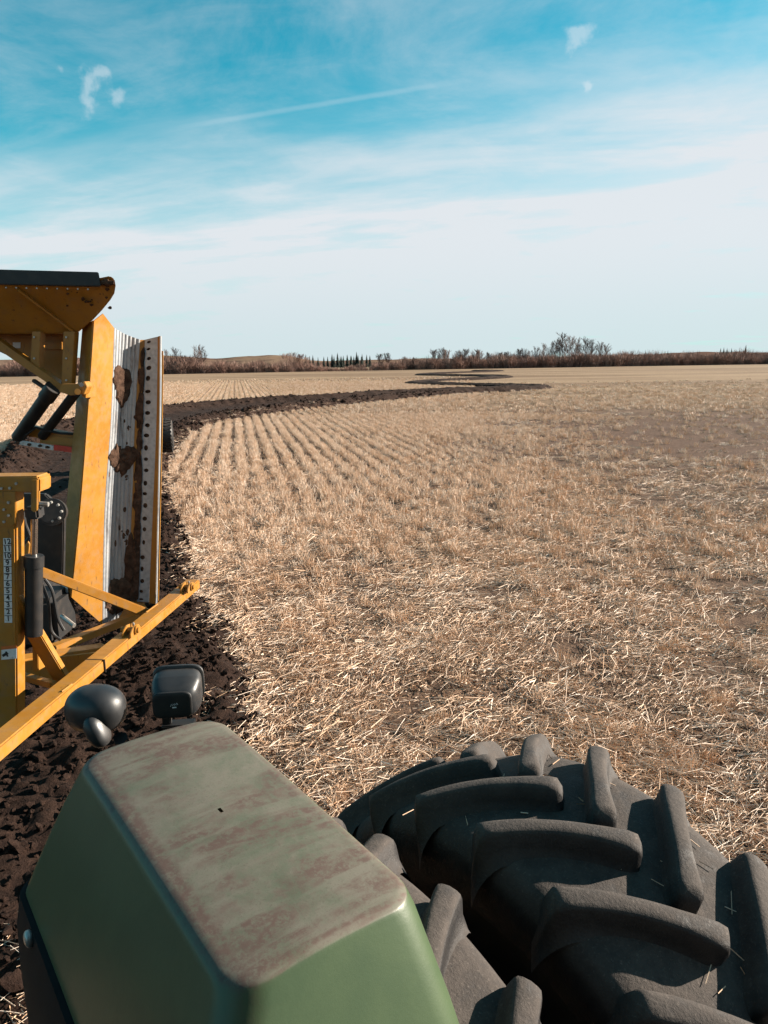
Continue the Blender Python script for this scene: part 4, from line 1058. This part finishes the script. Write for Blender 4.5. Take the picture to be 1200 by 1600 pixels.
dob('upright_tab', bm_prism([W(x_, y_, 5.55) for x_, y_ in [(50, 1008), (59, 1006), (60, 1048), (51, 1048)]], (0.03, .10, 0), .004), M_YEL)
dob('foot_bar', bm_bar(W(34, 1056, 5.6), W(84, 1070, 5.4), .06, .05), M_YEL)
# dark working parts between post and chute
rot_c = W(58, 900, 8.0)
rotor = dob('rotor_housing', bm_cyl(rot_c + Vector((-.5, 0, 0)), rot_c + Vector((.15, .0, 0)), .72, n=40, bv=.02), M_BLACK)
dob('rotor_cover', bm_prism([W(x_, y_, 6.6) for x_, y_ in [(25, 772), (70, 772), (100, 800), (98, 905), (30, 905)]], (0, .06, 0), .01), M_BLACK, rotor)
dob('gearbox', bm_box(W(70, 960, 6.9), (.42, .5, .46), bv=.05), M_BLACK)
hub = dob('hub_wheel', bm_cyl(W(80, 800, 6.55), W(84, 800, 6.75), .125, n=28, bv=.02), M_BLACK)
for k in range(8):
    t = k*math.pi/4; c_ = W(80, 800, 6.53)+Vector((math.cos(t)*.085, 0, math.sin(t)*.085)); dob('hub_bolt', bm_cyl(c_, c_+Vector((0, .03, 0)), .013, n=6, bv=.002), M_BOLT, hub)
for pts_ in ([(34, 870), (38, 850), (46, 838), (40, 820), (36, 800)], [(28, 900), (36, 880), (40, 902), (36, 940), (40, 985)], [(70, 905), (82, 925), (90, 965), (100, 985)], [(64, 910), (75, 940), (80, 985), (95, 1000)]):
    P_ = [W(x_, y_, 6.2) for x_, y_ in pts_]; dob('hose', bm_tube([Vector(q) for q in catmull(P_, 5)], .014, 8), M_BLACK)
dob('hose_guard', bm_prism([W(x_, y_, 6.3) for x_, y_ in [(35, 848), (41, 843), (46, 850), (44, 872), (34, 876)]], (0, .02, 0), .003), M_YEL)
dob('valve_handle', bm_cyl(W(96, 962, 6.5), W(116, 978, 6.4), .022, n=10), M_BOLT)
dob('tail_beam', bm_bar(W(180, 760, 8.2), W(228, 700, 21.0), .2, .2), M_YEL)
for x_, y_ in [(54, 527), (54, 560), (104, 527), (104, 560), (104, 594)]:
    p = W(x_, y_, 6.975); dob('bolt', bm_cyl(p, p+Vector((0, -.012, 0)), .010, n=6, bv=.002), M_BOLT)
for k in range(9):
    p = W(10+k*16, 449.5+.3*k, hY+.02); dob('rim_bolt', bm_cyl(p, p+Vector((0, -.010, 0)), .008, n=6, bv=.002), M_BOLT, hood)
def weld(a, b, r=.007):
    a, b = Vector(a), Vector(b); n_ = max(6, int((b-a).length/.012)); dob('weld_bead', bm_tube([a.lerp(b, k/n_)+Vector((random.uniform(-.002, .002),)*3) for k in range(n_+1)], r, 6), M_YEL)
weld(W(24.5, 919, pY+.03), W(25, 946, pY+.03)); weld(G(96, 1081, bz+.052), G(112, 1069, bz+.052)); weld(G(228, 957, bz+.052), G(246, 944, bz+.052)); weld(W(0, 770.5, pY-.006), W(24, 770.5, pY-.006))
# rear wheel
wr = .49; wc = W(258, 678, 22); wc.z = 1.06
rt = None; rows = []
for t in np.linspace(0, 2*math.pi, 57): 
    rows.append([wc + Vector((a, r_*math.sin(t), r_*math.cos(t))) for a, r_ in [(-.20, .26), (-.23, .34), (-.22, .42), (-.17, .47), (0, .485), (.17, .47), (.22, .42), (.23, .34), (.20, .26)]])
tyr = bm_grid(rows)
for k in range(26):
    t = 2*math.pi*k/26
    for s_ in (-1, 1):
        tt_ = t + (.12 if s_ > 0 else 0); b2 = bm_box((s_*.105, 0, .487), (.19, .058, .045), Euler((0, 0, s_*.35)), .006); xform(b2, Matrix.Translation(wc) @ Matrix.Rotation(tt_, 4, 'X')); tyr = merge(tyr, b2)
tw = dob('rear_tyre', xform(tyr, Matrix.Translation(wc) @ Matrix.Rotation(R(14), 4, 'Z') @ Matrix.Translation(-wc)), M_RUB)
dob('rear_rim', bm_cyl(wc + Vector((-.16, 0, 0)), wc + Vector((.12, 0, 0)), .265, n=28), M_YEL, tw)
dob('rear_axle', bm_cyl(wc + Vector((-1.5, .2, 0)), wc, .06), M_BLACK, tw)
